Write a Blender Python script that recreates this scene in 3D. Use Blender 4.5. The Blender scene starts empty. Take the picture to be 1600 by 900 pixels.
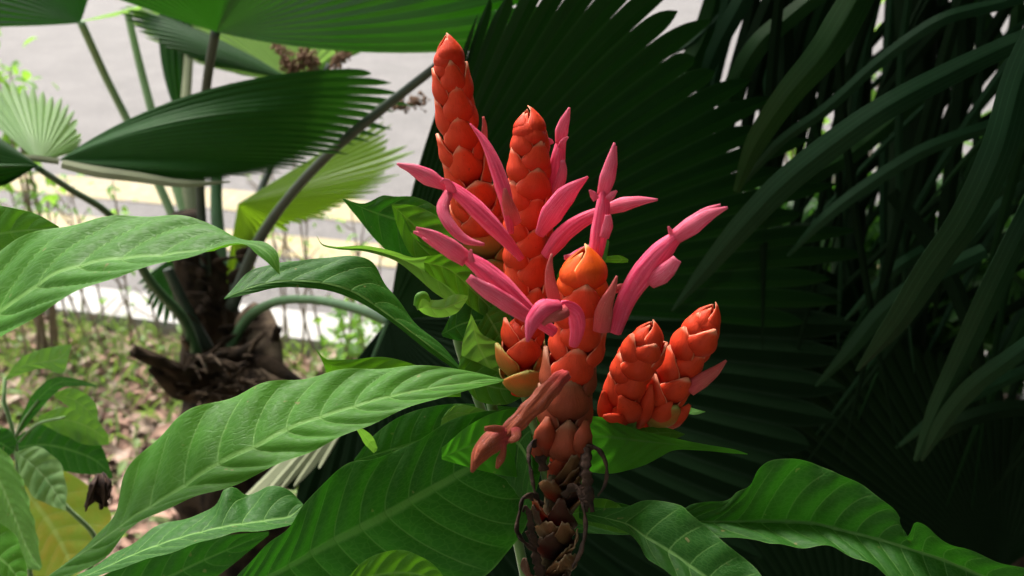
import bpy, math, random
import numpy as np
from mathutils import Vector, Matrix
random.seed(7); RNG = np.random.RandomState(7)
sc = bpy.context.scene
COL = sc.collection
# ------------------------------------------------------------------ camera
PITCH = math.radians(25.0); HFOV = math.radians(60.0)
cam_d = bpy.data.cameras.new('camera'); cam = bpy.data.objects.new('camera', cam_d); COL.objects.link(cam)
CP = np.array([0.0, 0.0, 1.5])
cam.location = CP; cam.rotation_euler = (math.pi/2 - PITCH, 0, 0)
cam_d.sensor_width = 36; cam_d.lens = 18/math.tan(HFOV/2); cam_d.clip_start = 0.02; cam_d.clip_end = 500
cam_d.dof.use_dof = True; cam_d.dof.focus_distance = 0.45; cam_d.dof.aperture_fstop = 10.5
sc.camera = cam
# ------------------------------------------------------------------ light
sc.view_settings.view_transform = 'Standard'; sc.view_settings.look = 'None'
sc.view_settings.exposure = 1.85; sc.view_settings.gamma = 1.0
SUN_EL, SUN_AZ = math.radians(58), math.radians(-28)   # azimuth from +Y towards +X
w = bpy.data.worlds.new('World'); sc.world = w; w.use_nodes = True
nt = w.node_tree; bg = nt.nodes['Background']; sky = nt.nodes.new('ShaderNodeTexSky')
sky.sky_type = 'NISHITA'; sky.sun_disc = False; sky.sun_elevation = SUN_EL; sky.sun_rotation = SUN_AZ
sky.air_density = 1.6; sky.dust_density = 6.0; sky.ozone_density = 0.6
hs = nt.nodes.new('ShaderNodeHueSaturation'); hs.inputs['Saturation'].default_value = 0.45
nt.links.new(sky.outputs[0], hs.inputs['Color']); nt.links.new(hs.outputs[0], bg.inputs['Color'])
bg.inputs['Strength'].default_value = 0.12
sl = bpy.data.lights.new('sun', 'SUN'); sun = bpy.data.objects.new('sun', sl); COL.objects.link(sun)
sl.energy = 1.5; sl.angle = math.radians(14); sl.color = (1.0, 0.96, 0.9)
sd = Vector((math.sin(SUN_AZ)*math.cos(SUN_EL), math.cos(SUN_AZ)*math.cos(SUN_EL), math.sin(SUN_EL)))
sun.rotation_euler = sd.to_track_quat('Z', 'Y').to_euler()
sc.cycles.use_denoising = True
sc.cycles.max_bounces = 8; sc.cycles.transmission_bounces = 6

# ------------------------------------------------------------------ helpers
F = 800/math.tan(HFOV/2)
FW = np.array([0, math.cos(PITCH), -math.sin(PITCH)]); UP = np.array([0, math.sin(PITCH), math.cos(PITCH)]); RT = np.array([1., 0, 0])
def P(x, y, d): return CP + d*(FW + (x-800)/F*RT - (y-450)/F*UP)
def G(x, y, z=0.0):
    r = FW + (x-800)/F*RT - (y-450)/F*UP
    return CP + r*((z-CP[2])/r[2])
def PA(a): a = np.asarray(a, float); return np.stack([P(*q) for q in a])
def unit(v): n = np.linalg.norm(v); return v/n if n > 1e-12 else v
def spline(pts, n):
    p = np.asarray(pts, float)
    if len(p) == 2: return p[0] + (p[1]-p[0])*np.linspace(0, 1, n)[:, None]
    s = np.concatenate([[0], np.cumsum(np.maximum(np.linalg.norm(np.diff(p, axis=0), axis=1), 1e-6)**0.7)])
    m = np.gradient(p, s, axis=0)
    # arc length resample
    q = np.linspace(0, s[-1], 200)
    def ev(q):
        i = np.clip(np.searchsorted(s, q, side='right')-1, 0, len(s)-2); h = (s[i+1]-s[i]); t = ((q-s[i])/h)[:, None]; h = h[:, None]
        return (2*t**3-3*t**2+1)*p[i] + (t**3-2*t**2+t)*h*m[i] + (-2*t**3+3*t**2)*p[i+1] + (t**3-t**2)*h*m[i+1]
    c = ev(q); L = np.concatenate([[0], np.cumsum(np.linalg.norm(np.diff(c, axis=0), axis=1))])
    return ev(np.interp(np.linspace(0, L[-1], n), L, q))
def sm(a, b, x): t = np.clip((x-a)/(b-a), 0, 1); return t*t*(3-2*t)
def mesh_obj(name, verts, faces, mat, parent=None, attr=None, smooth=True, solid=0.0):
    me = bpy.data.meshes.new(name); me.from_pydata([tuple(v) for v in verts], [], faces)
    if smooth: me.polygons.foreach_set('use_smooth', [True]*len(me.polygons))
    if attr is not None:
        a = me.attributes.new('grain', 'FLOAT_VECTOR', 'POINT'); a.data.foreach_set('vector', np.asarray(attr, float).ravel())
    me.update(); o = bpy.data.objects.new(name, me); COL.objects.link(o)
    if mat: me.materials.append(mat)
    if parent is not None: put(o, parent)
    if solid:
        md = o.modifiers.new('thickness', 'SOLIDIFY'); md.thickness = solid; md.offset = 0
    return o
ORIG = {}
def put(o, parent):
    o.parent = parent
    po = ORIG.get(parent.name, Vector((0, 0, 0)))
    o.location = -po if parent.name in ORIG else (0, 0, 0)
def thing(name, label, cat, loc, group=None):
    o = bpy.data.objects.new(name, None); COL.objects.link(o); o.location = loc; o.empty_display_size = 0.05
    ORIG[o.name] = Vector(loc); tag(o, label, cat, group); return o
def tag(o, label=None, cat=None, group=None, kind=None):
    if label: o['label'] = label
    if cat: o['category'] = cat
    if group: o['group'] = group
    if kind: o['kind'] = kind
    return o
def gridfaces(nr, nc, base=0, wrap=False):
    f = []
    for i in range(nr-1):
        for j in range(nc if wrap else nc-1):
            k = (j+1) % nc
            f.append((base+i*nc+j, base+i*nc+k, base+(i+1)*nc+k, base+(i+1)*nc+j))
    return f
def frames(c, hint=None):
    t = np.gradient(c, axis=0); t /= np.maximum(np.linalg.norm(t, axis=1), 1e-12)[:, None]
    h = np.array(hint if hint is not None else -FW, float)
    n = unit(h - t[0]*np.dot(h, t[0]))
    N = []
    for i in range(len(c)):
        n = unit(n - t[i]*np.dot(n, t[i])); N.append(n)
    N = np.array(N); B = np.cross(t, N); return t, N, B
def tube_data(pts, radii, n=24, seg=10, flat=1.0, bump=None, hint=None):
    """pts world; radii at even stations"""
    c = spline(pts, n); r = np.interp(np.linspace(0, 1, n), np.linspace(0, 1, len(radii)), radii)
    t, N, B = frames(c, hint); v = []; at = []
    for i in range(n):
        for j in range(seg):
            a = 2*math.pi*j/seg; rr = r[i]*(1 + (bump(i/(n-1), a) if bump else 0))
            v.append(c[i] + rr*(N[i]*math.cos(a)*flat + B[i]*math.sin(a))); at.append((j/seg, i/(n-1), 0))
    f = gridfaces(n, seg, wrap=True)
    f.append(tuple(range(seg-1, -1, -1))); f.append(tuple((n-1)*seg+j for j in range(seg)))
    return v, f, at
def tube(name, pts, radii, mat, parent=None, **k):
    v, f, at = tube_data(pts, radii, **k); return mesh_obj(name, v, f, mat, parent, at)
def ptube(name, pts, rpx, mat, parent=None, **k):
    """pts are (x,y,depth) sight points, rpx half width there as seen"""
    pts = [tuple(p) for p in pts]; n = k.get('n', 24)
    dd = np.interp(np.linspace(0, 1, len(rpx)), np.linspace(0, 1, len(pts)), [p[2] for p in pts])
    return tube(name, PA(pts), [r*d/F for r, d in zip(rpx, dd)], mat, parent, **k)

# ------------------------------------------------------------------ materials
def newmat(name):
    m = bpy.data.materials.new(name); m.use_nodes = True; m.node_tree.nodes.clear(); return m, m.node_tree
class NT:
    def __init__(s, t): s.t = t
    def n(s, typ, **k):
        nd = s.t.nodes.new(typ)
        for a, b in k.items():
            if a == 'ins':
                for kk, vv in b.items():
                    if isinstance(vv, bpy.types.NodeSocket): s.t.links.new(vv, nd.inputs[kk])
                    else: nd.inputs[kk].default_value = vv
            else: setattr(nd, a, b)
        return nd
    def m(s, op, a, b=None, c=None):
        ins = {0: a}
        if b is not None: ins[1] = b
        if c is not None: ins[2] = c
        return s.n('ShaderNodeMath', operation=op, ins=ins).outputs[0]
    def ss(s, x, a, b, lo=0.0, hi=1.0):
        return s.n('ShaderNodeMapRange', interpolation_type='SMOOTHSTEP', ins={0: x, 1: a, 2: b, 3: lo, 4: hi}).outputs[0]
    def mix(s, f, a, b, bt='MIX'):
        nd = s.n('ShaderNodeMix', data_type='RGBA', blend_type=bt)
        for i, v in ((0, f), (6, a), (7, b)):
            if isinstance(v, bpy.types.NodeSocket): s.t.links.new(v, nd.inputs[i])
            else: nd.inputs[i].default_value = (tuple(v)+(1,))[:4] if isinstance(v, (tuple, list)) else v
        return nd.outputs[2]
    def noise(s, scale, detail=3, vec=None, rough=0.55):
        ins = {'Scale': scale, 'Detail': detail, 'Roughness': rough}
        if vec is not None: ins['Vector'] = vec
        return s.n('ShaderNodeTexNoise', ins=ins).outputs[0]
    def obj(s): return s.n('ShaderNodeNewGeometry').outputs['Position']
    def out(s, col, rough=0.5, spec=0.4, bump=None, bstr=0.3, bdist=0.001, trans=None, tcol=None, sheen=0.0, sss=0, coat=0):
        p = s.n('ShaderNodeBsdfPrincipled'); t = s.t
        def c(sock, v):
            if isinstance(v, bpy.types.NodeSocket): t.links.new(v, p.inputs[sock])
            else: p.inputs[sock].default_value = (tuple(v)+(1,))[:4] if isinstance(v, (tuple, list)) else v
        c('Base Color', col); c('Roughness', rough); c('Specular IOR Level', spec); c('Sheen Weight', sheen); c('Coat Weight', coat)
        if sss:
            c('Subsurface Weight', sss); p.inputs['Subsurface Radius'].default_value = (0.004, 0.0012, 0.0006); p.inputs['Subsurface Scale'].default_value = 1.0
        if bump is not None:
            b = s.n('ShaderNodeBump', ins={'Strength': bstr, 'Distance': bdist, 'Height': bump}); t.links.new(b.outputs[0], p.inputs['Normal'])
        o = s.n('ShaderNodeOutputMaterial'); sh = p.outputs[0]
        if trans:
            tr = s.n('ShaderNodeBsdfTranslucent')
            if isinstance(tcol, bpy.types.NodeSocket): t.links.new(tcol, tr.inputs[0])
            else: tr.inputs[0].default_value = tuple(tcol)+(1,)
            mx = s.n('ShaderNodeMixShader', ins={0: trans, 1: p.outputs[0], 2: tr.outputs[0]}); sh = mx.outputs[0]
        t.links.new(sh, o.inputs[0])
def leaf_mat(name, base, vein, tcol, trans=0.3, rough=0.5, spec=0.14, var=None, veinw=0.035, mottle=0.35):
    m, t = newmat(name); q = NT(t)
    a = q.n('ShaderNodeAttribute', attribute_name='grain'); sep = q.n('ShaderNodeSeparateXYZ', ins={0: a.outputs['Vector']})
    ph, v, u = sep.outputs
    fr = q.m('ABSOLUTE', q.m('SUBTRACT', ph, q.m('ROUND', ph)))
    side = q.ss(fr, veinw*0.3, veinw*1.5, 1.0, 0.0)
    side = q.m('MULTIPLY', side, q.ss(v, 0.75, 1.0, 0.9, 0.1))
    mid = q.ss(v, 0.025, 0.075, 1.0, 0.0)
    # tertiary cells between side veins
    vec = q.n('ShaderNodeCombineXYZ', ins={0: q.m('MULTIPLY', ph, 2.2), 1: q.m('MULTIPLY', v, 9.0), 2: 0.0}).outputs[0]
    vor = q.n('ShaderNodeTexVoronoi', feature='DISTANCE_TO_EDGE', ins={'Vector': vec, 'Scale': 1.6, 'Randomness': 0.8}).outputs[0]
    cell = q.ss(vor, 0.0, 0.14)
    n1 = q.noise(55, 4, q.obj()); n2 = q.noise(400, 3, q.obj())
    c = q.mix(q.ss(n1, 0.3, 0.75, 0, mottle*1.6), base, var or tuple(x*0.55 for x in base))
    c = q.mix(q.m('MULTIPLY', q.m('SUBTRACT', 1.0, cell), 0.12), c, vein)
    c = q.mix(q.m('MULTIPLY', q.m('MAXIMUM', q.m('MULTIPLY', side, 0.75), mid), 0.8), c, vein)
    sp_ = q.noise(210, 1, q.obj()); c = q.mix(q.ss(sp_, 0.74, 0.78, 0, 0.7), c, (0.20, 0.17, 0.07))
    c = q.mix(q.ss(v, 0.975, 1.0, 0.0, 0.6), c, vein)
    h = q.m('ADD', q.m('MULTIPLY', cell, 0.30), q.m('MULTIPLY', n2, 0.12)); h = q.m('SUBTRACT', h, q.m('MULTIPLY', side, 0.7)); h = q.m('SUBTRACT', h, q.m('MULTIPLY', mid, 0.6))
    rg = q.ss(n2, 0.3, 0.7, rough-0.06, rough+0.12)
    tc = q.mix(q.m('MULTIPLY', q.m('MAXIMUM', side, mid), 0.5), tcol, tuple(x*0.6 for x in tcol))
    q.out(c, rg, spec, h, 0.45, 0.0006, trans, tc)
    return m
def fan_mat(name, base, tcol, trans=0.3, rough=0.45, stripe=0.3, spec=0.4):
    m, t = newmat(name); q = NT(t)
    a = q.n('ShaderNodeAttribute', attribute_name='grain'); sep = q.n('ShaderNodeSeparateXYZ', ins={0: a.outputs['Vector']})
    ph, r, e = sep.outputs
    vec = q.n('ShaderNodeCombineXYZ', ins={0: q.m('MULTIPLY', ph, 5.0), 1: q.m('MULTIPLY', r, 1.0), 2: 0.0}).outputs[0]
    st = q.noise(3.0, 3, vec)
    fr = q.m('ABSOLUTE', q.m('SUBTRACT', ph, q.m('ROUND', ph)))
    rib = q.ss(fr, 0.0, 0.12, 1.0, 0.0)
    c = q.mix(q.ss(st, 0.35, 0.7, 0, stripe*1.5), base, tuple(x*0.5 for x in base))
    c = q.mix(q.m('MULTIPLY', rib, 0.35), c, tuple(min(1, x*2+0.02) for x in base))
    n1 = q.noise(40, 4, q.obj()); c = q.mix(q.ss(n1, 0.45, 0.8, 0, 0.3), c, tuple(x*0.6 for x in base))
    tc = q.mix(q.ss(st, 0.3, 0.7), tcol, tuple(x*0.55 for x in tcol))
    q.out(c, rough, spec, st, 0.3, 0.0006, trans, tc)
    return m
def plain(name, base, rough=0.6, spec=0.3, var=None, scale=60, amt=0.5, bstr=0.4, bdist=0.001, **k):
    m, t = newmat(name); q = NT(t); n1 = q.noise(scale, 5, q.obj()); n2 = q.noise(scale*6, 3, q.obj())
    c = q.mix(q.ss(n1, 0.35, 0.7, 0, amt), base, var or tuple(x*0.5 for x in base))
    q.out(c, rough, spec, q.m('ADD', n1, q.m('MULTIPLY', n2, 0.4)), bstr, bdist, **k); return m

M = {}
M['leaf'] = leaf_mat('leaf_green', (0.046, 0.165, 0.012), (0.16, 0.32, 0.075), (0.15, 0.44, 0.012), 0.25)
M['leaf_deep_shaded'] = leaf_mat('leaf_deep_shaded_green', (0.020, 0.092, 0.010), (0.14, 0.28, 0.07), (0.04, 0.24, 0.008), 0.22)  # deep green leaves; also puts the shade on the lower ones into colour
M['leaf_thin'] = leaf_mat('leaf_thin_green', (0.035, 0.14, 0.015), (0.10, 0.22, 0.05), (0.10, 0.46, 0.015), 0.5)
M['leaf_young'] = leaf_mat('leaf_young_green', (0.10, 0.24, 0.05), (0.22, 0.36, 0.12), (0.22, 0.50, 0.04), 0.35)
M['leaf_yellow'] = leaf_mat('leaf_yellowing', (0.15, 0.21, 0.025), (0.3, 0.36, 0.1), (0.30, 0.50, 0.04), 0.45, var=(0.26, 0.14, 0.02), mottle=0.6)
M['leaf_pale'] = leaf_mat('leaf_pale_green', (0.18, 0.30, 0.12), (0.28, 0.4, 0.2), (0.28, 0.48, 0.12), 0.3, var=(0.05, 0.14, 0.05), mottle=0.6)
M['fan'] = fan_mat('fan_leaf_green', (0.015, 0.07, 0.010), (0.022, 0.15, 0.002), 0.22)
M['fan_shade_dark'] = fan_mat('fan_leaf_shade_dark', (0.006, 0.026, 0.006), (0.006, 0.035, 0.003), 0.08, rough=0.6, spec=0.06)  # darkened fan green: the deeper shade behind the spikes is in the colour
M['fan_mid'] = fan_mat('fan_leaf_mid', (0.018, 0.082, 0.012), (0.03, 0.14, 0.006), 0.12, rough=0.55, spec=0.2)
M['fan_shade_black'] = fan_mat('fan_leaf_shade_black', (0.005, 0.015, 0.005), (0.005, 0.022, 0.003), 0.06, rough=0.7, spec=0.04)  # near-black copy: deep shade at centre and right put into the base colour
M['fan_light'] = fan_mat('fan_leaf_light', (0.14, 0.26, 0.09), (0.30, 0.55, 0.10), 0.45)
M['fan_yellow'] = fan_mat('fan_leaf_yellow_green', (0.07, 0.16, 0.012), (0.28, 0.52, 0.015), 0.55)
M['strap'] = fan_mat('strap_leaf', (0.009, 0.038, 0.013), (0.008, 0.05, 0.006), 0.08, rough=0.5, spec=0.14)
M['strap_lit'] = fan_mat('strap_leaf_lit', (0.012, 0.05, 0.008), (0.03, 0.14, 0.006), 0.25, rough=0.5, spec=0.2)  # lit copy of the strap material: the light is put into its colour
M['petiole'] = plain('petiole_green', (0.045, 0.11, 0.04), 0.45, 0.4, scale=30)
M['petiole_light'] = plain('petiole_light', (0.20, 0.32, 0.15), 0.45, 0.4, scale=30, amt=0.3)
M['petiole_beige'] = plain('petiole_beige', (0.26, 0.28, 0.17), 0.55, 0.3, scale=30, amt=0.3)
M['petiole_dark'] = plain('petiole_dark', (0.03, 0.045, 0.03), 0.5, 0.4, scale=40)
M['fibre'] = plain('palm_fibre', (0.045, 0.030, 0.019), 0.9, 0.1, var=(0.010, 0.007, 0.005), scale=35, amt=1, bstr=1, bdist=0.006)
M['fibre_light'] = plain('palm_fibre_light', (0.13, 0.095, 0.065), 0.9, 0.1, var=(0.03, 0.02, 0.014), scale=35, amt=1, bstr=1, bdist=0.004)
M['stem'] = plain('green_stem', (0.12, 0.22, 0.06), 0.55, 0.3, scale=80, sheen=0.3)
M['dried'] = plain('dried_plant', (0.05, 0.026, 0.018), 0.8, 0.2, var=(0.015, 0.009, 0.008), scale=180, amt=1, bstr=0.9)
M['dried_stem'] = plain('dried_stem', (0.07, 0.045, 0.02), 0.8, 0.2, var=(0.02, 0.018, 0.008), scale=150, amt=1, bstr=0.9)
M['bead'] = plain('dry_flower_bead', (0.18, 0.10, 0.06), 0.8, 0.2, scale=120)
M['twig'] = plain('sapling_bark', (0.20, 0.15, 0.10), 0.8, 0.2, scale=60)
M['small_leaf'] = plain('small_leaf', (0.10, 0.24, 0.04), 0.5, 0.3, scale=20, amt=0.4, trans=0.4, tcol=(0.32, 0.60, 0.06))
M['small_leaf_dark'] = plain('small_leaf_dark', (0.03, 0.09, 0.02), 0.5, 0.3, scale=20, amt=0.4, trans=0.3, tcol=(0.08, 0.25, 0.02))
def bract_mat(name, base, tipc, edge, dark):
    m, t = newmat(name); q = NT(t)
    a = q.n('ShaderNodeAttribute', attribute_name='grain'); s, tt, e = q.n('ShaderNodeSeparateXYZ', ins={0: a.outputs['Vector']}).outputs
    n1 = q.noise(230, 4, q.obj()); n2 = q.noise(1400, 2, q.obj())
    vn = q.noise(5.0, 2, q.n('ShaderNodeCombineXYZ', ins={0: q.m('MULTIPLY', s, 7.0), 1: q.m('MULTIPLY', tt, 0.7), 2: n1}).outputs[0])
    c = q.mix(q.ss(tt, 0.25, 0.85), dark, base); c = q.mix(q.ss(tt, 0.8, 1.0, 0, 0.6), c, tipc)
    c = q.mix(q.ss(n1, 0.4, 0.75, 0, 0.35), c, dark); c = q.mix(q.ss(vn, 0.5, 0.7, 0, 0.35), c, dark)
    spots = q.noise(620, 1, q.obj()); c = q.mix(q.ss(spots, 0.73, 0.78, 0, 0.5), c, (0.12, 0.03, 0.015))
    c = q.mix(q.ss(e, 0.93, 0.985, 0, 0.75), c, edge)
    q.out(c, q.ss(n1, 0.3, 0.7, 0.42, 0.56), 0.22, q.m('ADD', q.m('ADD', n1, vn), q.m('MULTIPLY', n2, 0.4)), 0.4, 0.0006, 0.16, (0.95, 0.12, 0.02))
    return m
M['bract'] = bract_mat('bract_red_orange', (0.82, 0.066, 0.02), (0.88, 0.11, 0.04), (0.95, 0.42, 0.26), (0.55, 0.028, 0.008))
M['bract_orange'] = bract_mat('bract_orange', (0.92, 0.12, 0.006), (0.93, 0.17, 0.01), (0.95, 0.55, 0.25), (0.6, 0.05, 0.008))
M['bract_green'] = bract_mat('bract_greenish', (0.60, 0.15, 0.03), (0.42, 0.24, 0.06), (0.38, 0.42, 0.12), (0.28, 0.19, 0.04))
M['bract_brown'] = bract_mat('bract_fading', (0.36, 0.065, 0.028), (0.30, 0.10, 0.045), (0.40, 0.20, 0.12), (0.14, 0.028, 0.014))
M['bract_dry'] = bract_mat('bract_dry', (0.15, 0.075, 0.032), (0.19, 0.105, 0.05), (0.28, 0.19, 0.11), (0.05, 0.03, 0.014))
M['bud_green'] = bract_mat('bud_green', (0.16, 0.26, 0.05), (0.22, 0.30, 0.08), (0.35, 0.45, 0.18), (0.08, 0.15, 0.02))
M['dried_skin'] = bract_mat('dried_skin', (0.045, 0.024, 0.016), (0.06, 0.035, 0.02), (0.09, 0.06, 0.04), (0.014, 0.009, 0.007))
def pink_mat(name, a_, b_, tr):
    m, t = newmat(name); q = NT(t)
    at = q.n('ShaderNodeAttribute', attribute_name='grain'); s, tt, e = q.n('ShaderNodeSeparateXYZ', ins={0: at.outputs['Vector']}).outputs
    vec = q.n('ShaderNodeCombineXYZ', ins={0: q.m('MULTIPLY', s, 9.0), 1: tt, 2: 0.0}).outputs[0]
    st = q.noise(3.0, 2, vec); n2 = q.noise(900, 2, q.obj())
    c = q.mix(q.ss(st, 0.38, 0.62), a_, b_); c = q.mix(q.ss(n2, 0.6, 0.75, 0, 0.25), c, (0.98, 0.6, 0.68))
    c = q.mix(q.ss(tt, 0.0, 0.45, 0.45, 0.0), c, (0.72, 0.03, 0.09))
    q.out(c, 0.5, 0.22, q.m('ADD', st, q.m('MULTIPLY', n2, 0.3)), 0.7, 0.0008, 0.22, tr, sheen=0.06); return m
M['pink'] = pink_mat('corolla_pink', (0.97, 0.15, 0.29), (0.82, 0.055, 0.16), (0.98, 0.18, 0.36))
M['pink_lip'] = pink_mat('corolla_lip_pink', (0.97, 0.24, 0.37), (0.85, 0.08, 0.19), (0.98, 0.3, 0.45))
M['pink_pale'] = pink_mat('bud_pink', (0.72, 0.17, 0.16), (0.60, 0.09, 0.09), (0.95, 0.3, 0.3))
M['salmon'] = pink_mat('withered_corolla', (0.50, 0.11, 0.05), (0.26, 0.05, 0.025), (0.5, 0.15, 0.08))

# ------------------------------------------------------------------ builders
def d3(L, d):
    """fill depth on (x,y) points: d is (d0,d1)"""
    out = []
    for i, p in enumerate(L):
        t = i/(len(L)-1); out.append((p[0], p[1], p[2] if len(p) > 2 else d[0]+(d[1]-d[0])*t))
    return out
def leaf(parent, U, Mi, L, d, mat, nv=11, name='leaf', du=0.0, dl=0.0, quilt=0.10, n=64, h=11, slope=0.11, bow=0.0, ripple=0.04, label=None):
    """three curves base->tip. du/dl push the edges in depth (metres) at mid leaf"""
    def sample(Lst, off):
        q = np.array(d3(Lst, d), float); s = spline(q, n); t = np.linspace(0, 1, n)
        s[:, 2] += off*np.sin(math.pi*np.clip(t, 0, 1))**0.7; return PA(s)
    A = sample(U, du); C = sample(Mi, 0.0); B = sample(L, dl)
    vs = np.linspace(-1, 1, 2*h+1); t = np.linspace(0, 1, n)
    V = np.zeros((n, len(vs), 3))
    for j, v in enumerate(vs):
        E = A if v < 0 else B; V[:, j] = C + (E-C)*abs(v)
    du_ = np.gradient(V, axis=0); dv_ = np.gradient(V, axis=1); N = np.cross(du_, dv_)
    ln = np.linalg.norm(N, axis=2, keepdims=True); N = N/np.maximum(ln, 1e-12)
    N[np.einsum('ijk,k->ij', N, -FW) < 0] *= -1
    wd = np.linalg.norm(A-C, axis=1)[:, None]; wb = np.linalg.norm(B-C, axis=1)[:, None]
    av = np.abs(vs)[None, :]; W = np.where(vs[None, :] < 0, wd, wb)
    ph = nv*(t[:, None]**0.9 - slope*av**1.45 + 0.5*slope*(av*0+1)) + 0.15*np.sin(9*t[:, None])
    q = np.abs(np.sin(math.pi*ph))**0.55; env = np.sin(math.pi*np.clip(av, 0, 1)**0.8)**0.6
    spacing = np.linalg.norm(C[0]-C[-1])/nv
    off = 0.85*quilt*np.minimum(W, spacing*1.2)*(q-0.6)*env
    off = off + bow*W*(1-(1-av)**2)*-1
    off = off + ripple*W*av**3*(np.sin(2*math.pi*ph*0.5 + np.where(vs[None, :] < 0, 0, 1.7)) + 0.5*np.sin(23*t[:, None]+vs[None, :]))
    V = V + N*off[:, :, None]
    at = np.stack([ph, np.repeat(av, n, 0), np.repeat(t[:, None], len(vs), 1)], 2)
    o = mesh_obj(name, V.reshape(-1, 3), gridfaces(n, len(vs)), M[mat] if isinstance(mat, str) else mat, parent, at.reshape(-1, 3))
    if label: o['label'] = label
    return o
def leaf_rib(parent, Mi, d, r0, mat, name='midrib', k=(-0.0012)):
    q = d3(Mi, d); q = [(x, y, dd+k) for x, y, dd in q]
    return ptube(name, q, [r0, r0*0.8, r0*0.5, r0*0.2], mat, parent, n=40, seg=8)
def fan(parent, hub, rims, mids, nseg, mat, pleat=0.12, notch=0.06, split=0.85, name='fan_leaf', nr=22, label=None, droop=0.0):
    """pleated palm leaf: rays hub->mid->rim, each segment a ridge and two valleys"""
    H = P(*hub); R = spline(PA(rims), nseg*2+1); 
    Mi = spline(PA(mids), nseg*2+1) if mids else (H+R)/2
    v = []; f = []; at = []; NR = 2*nseg
    tt = np.concatenate([np.linspace(0, split, nr-7), np.linspace(split, 1, 8)[1:]])
    def ray(i, t):
        i = min(max(i, 0), NR); a, b, c = H, 2*Mi[i]-0.5*(H+R[i]), R[i]; return ((1-t)**2)*a + 2*t*(1-t)*b + t*t*c
    def vert(i, t, sgn):
        a, c = ray(i-1, t), ray(i+1, t); N = unit(np.cross(c-a, ray(i, t+0.04)-ray(i, max(0, t-0.04))))
        if np.dot(N, -FW) < 0: N = -N
        return ray(i, t) + sgn*N*np.linalg.norm(c-a)*pleat*(1 if 0 < i < NR else 2)
    rs = np.random.RandomState(int(abs(hub[0]*7+hub[1]*3)) % 9973)
    for s in range(nseg):
        base = len(v); ext = notch*(rs.rand()-0.3)*1.6+0.01; bend = (rs.rand()-0.5)*droop
        for k, t in enumerate(tt):
            g = max(0.0, (t-split)/(1-split)); te = t + ext*g*g
            a, b, c = vert(2*s, te, -1), vert(2*s+1, te, 1), vert(2*s+2, te, -1)
            if g > 0:
                q_ = min(0.95, 0.10*g+0.85*g**3.5); a = a+(b-a)*q_; c = c+(b-c)*q_
            v += [a, b, c]; at += [(s, te, 0), (s+0.5, te, 1), (s+1, te, 0)]
        for k in range(nr-1):
            for j in (0, 1):
                q = base+3*k+j; f.append((q, q+1, q+4, q+3))
    o = mesh_obj(name, v, f, M[mat], parent, at, smooth=False)
    import bmesh
    bm = bmesh.new(); bm.from_mesh(o.data); bmesh.ops.remove_doubles(bm, verts=bm.verts, dist=2e-6); bm.to_mesh(o.data); bm.free()
    if label: o['label'] = label
    return o
def strap(parent, pts, wpx, mat='strap', name='strap_leaf', fold=0.34, twist=0.0, n=60, label=None):
    """long strap leaf with folded midrib; wpx = full widths seen"""
    pts = [tuple(p) for p in pts]; c = spline(PA(pts), n); dd = np.interp(np.linspace(0, 1, n), np.linspace(0, 1, len(pts)), [p[2] for p in pts])
    W = np.interp(np.linspace(0, 1, n), np.linspace(0, 1, len(wpx)), wpx)*dd/F
    t, N, B = frames(c); v = []; at = []; cols = np.array([-1, -.04, .04, 1])
    for i in range(n):
        a = twist*(i/(n-1)-0.5); n_ = N[i]*math.cos(a)+B[i]*math.sin(a); b_ = B[i]*math.cos(a)-N[i]*math.sin(a)
        for s in cols:
            v.append(c[i] + b_*s*W[i]/2 - n_*fold*W[i]*abs(s)*0.5); at.append((s*3, i/(n-1), 0))
    o = mesh_obj(name, v, gridfaces(n, 4), M[mat], parent, at, solid=0.0005, smooth=False)
    if label: o['label'] = label
    return o

def bract(parent, c, tdir, N, B, R, L, phi, mat, name='bract', amax=1.2, flare=0.0, tip=0.10, solid=0.0006, close=0.0):
    nt_, ns = 15, 11; v = []; at = []
    dirv = N*math.cos(phi)+B*math.sin(phi); sidev = np.cross(tdir, dirv)
    jit = random.uniform(-0.05, 0.05); sk = random.uniform(-0.08, 0.08)
    for i in range(nt_):
        t = i/(nt_-1)
        if t < 0.45: w_ = 0.62+0.38*math.sin(t/0.45*math.pi/2)
        else: w_ = max(0.0, 1-((t-0.45)/0.55)**2.9)**0.72
        w_ = max(w_, 0.02)
        for j in range(ns):
            s = -1+2*j/(ns-1); a = s*amax*w_ + sk*t
            r = R*(0.42+0.51*math.sin(math.pi*0.5*min(1, t/0.60)) - 0.05*sm(0.6, 1, t) + flare*t*t*1.2 + jit)
            r += R*0.115*(1-s*s)*math.sin(math.pi*min(1, t**1.15)) + R*0.012*math.cos(9*s)*t + R*0.022*max(abs(s), t)**8*(1-close) 
            r *= (1-min(1.0, close*t**2.2)*0.995)**0.62 if close else 1
            r *= 1-0.10*abs(s)**3
            z = L*t*(1 - 0.10*s*s*w_) + (L*tip*1.3*((t-0.88)/0.12) if t > 0.88 else 0)
            v.append(c + tdir*z + r*(dirv*math.cos(a)+sidev*math.sin(a)))
            at.append((s*0.5, t, max(abs(s)*(0.5+0.5*min(1, t*2)) if t > 0.3 else 0, t)))
    return mesh_obj(name, v, gridfaces(nt_, ns), M[mat], parent, at, solid=solid)
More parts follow.
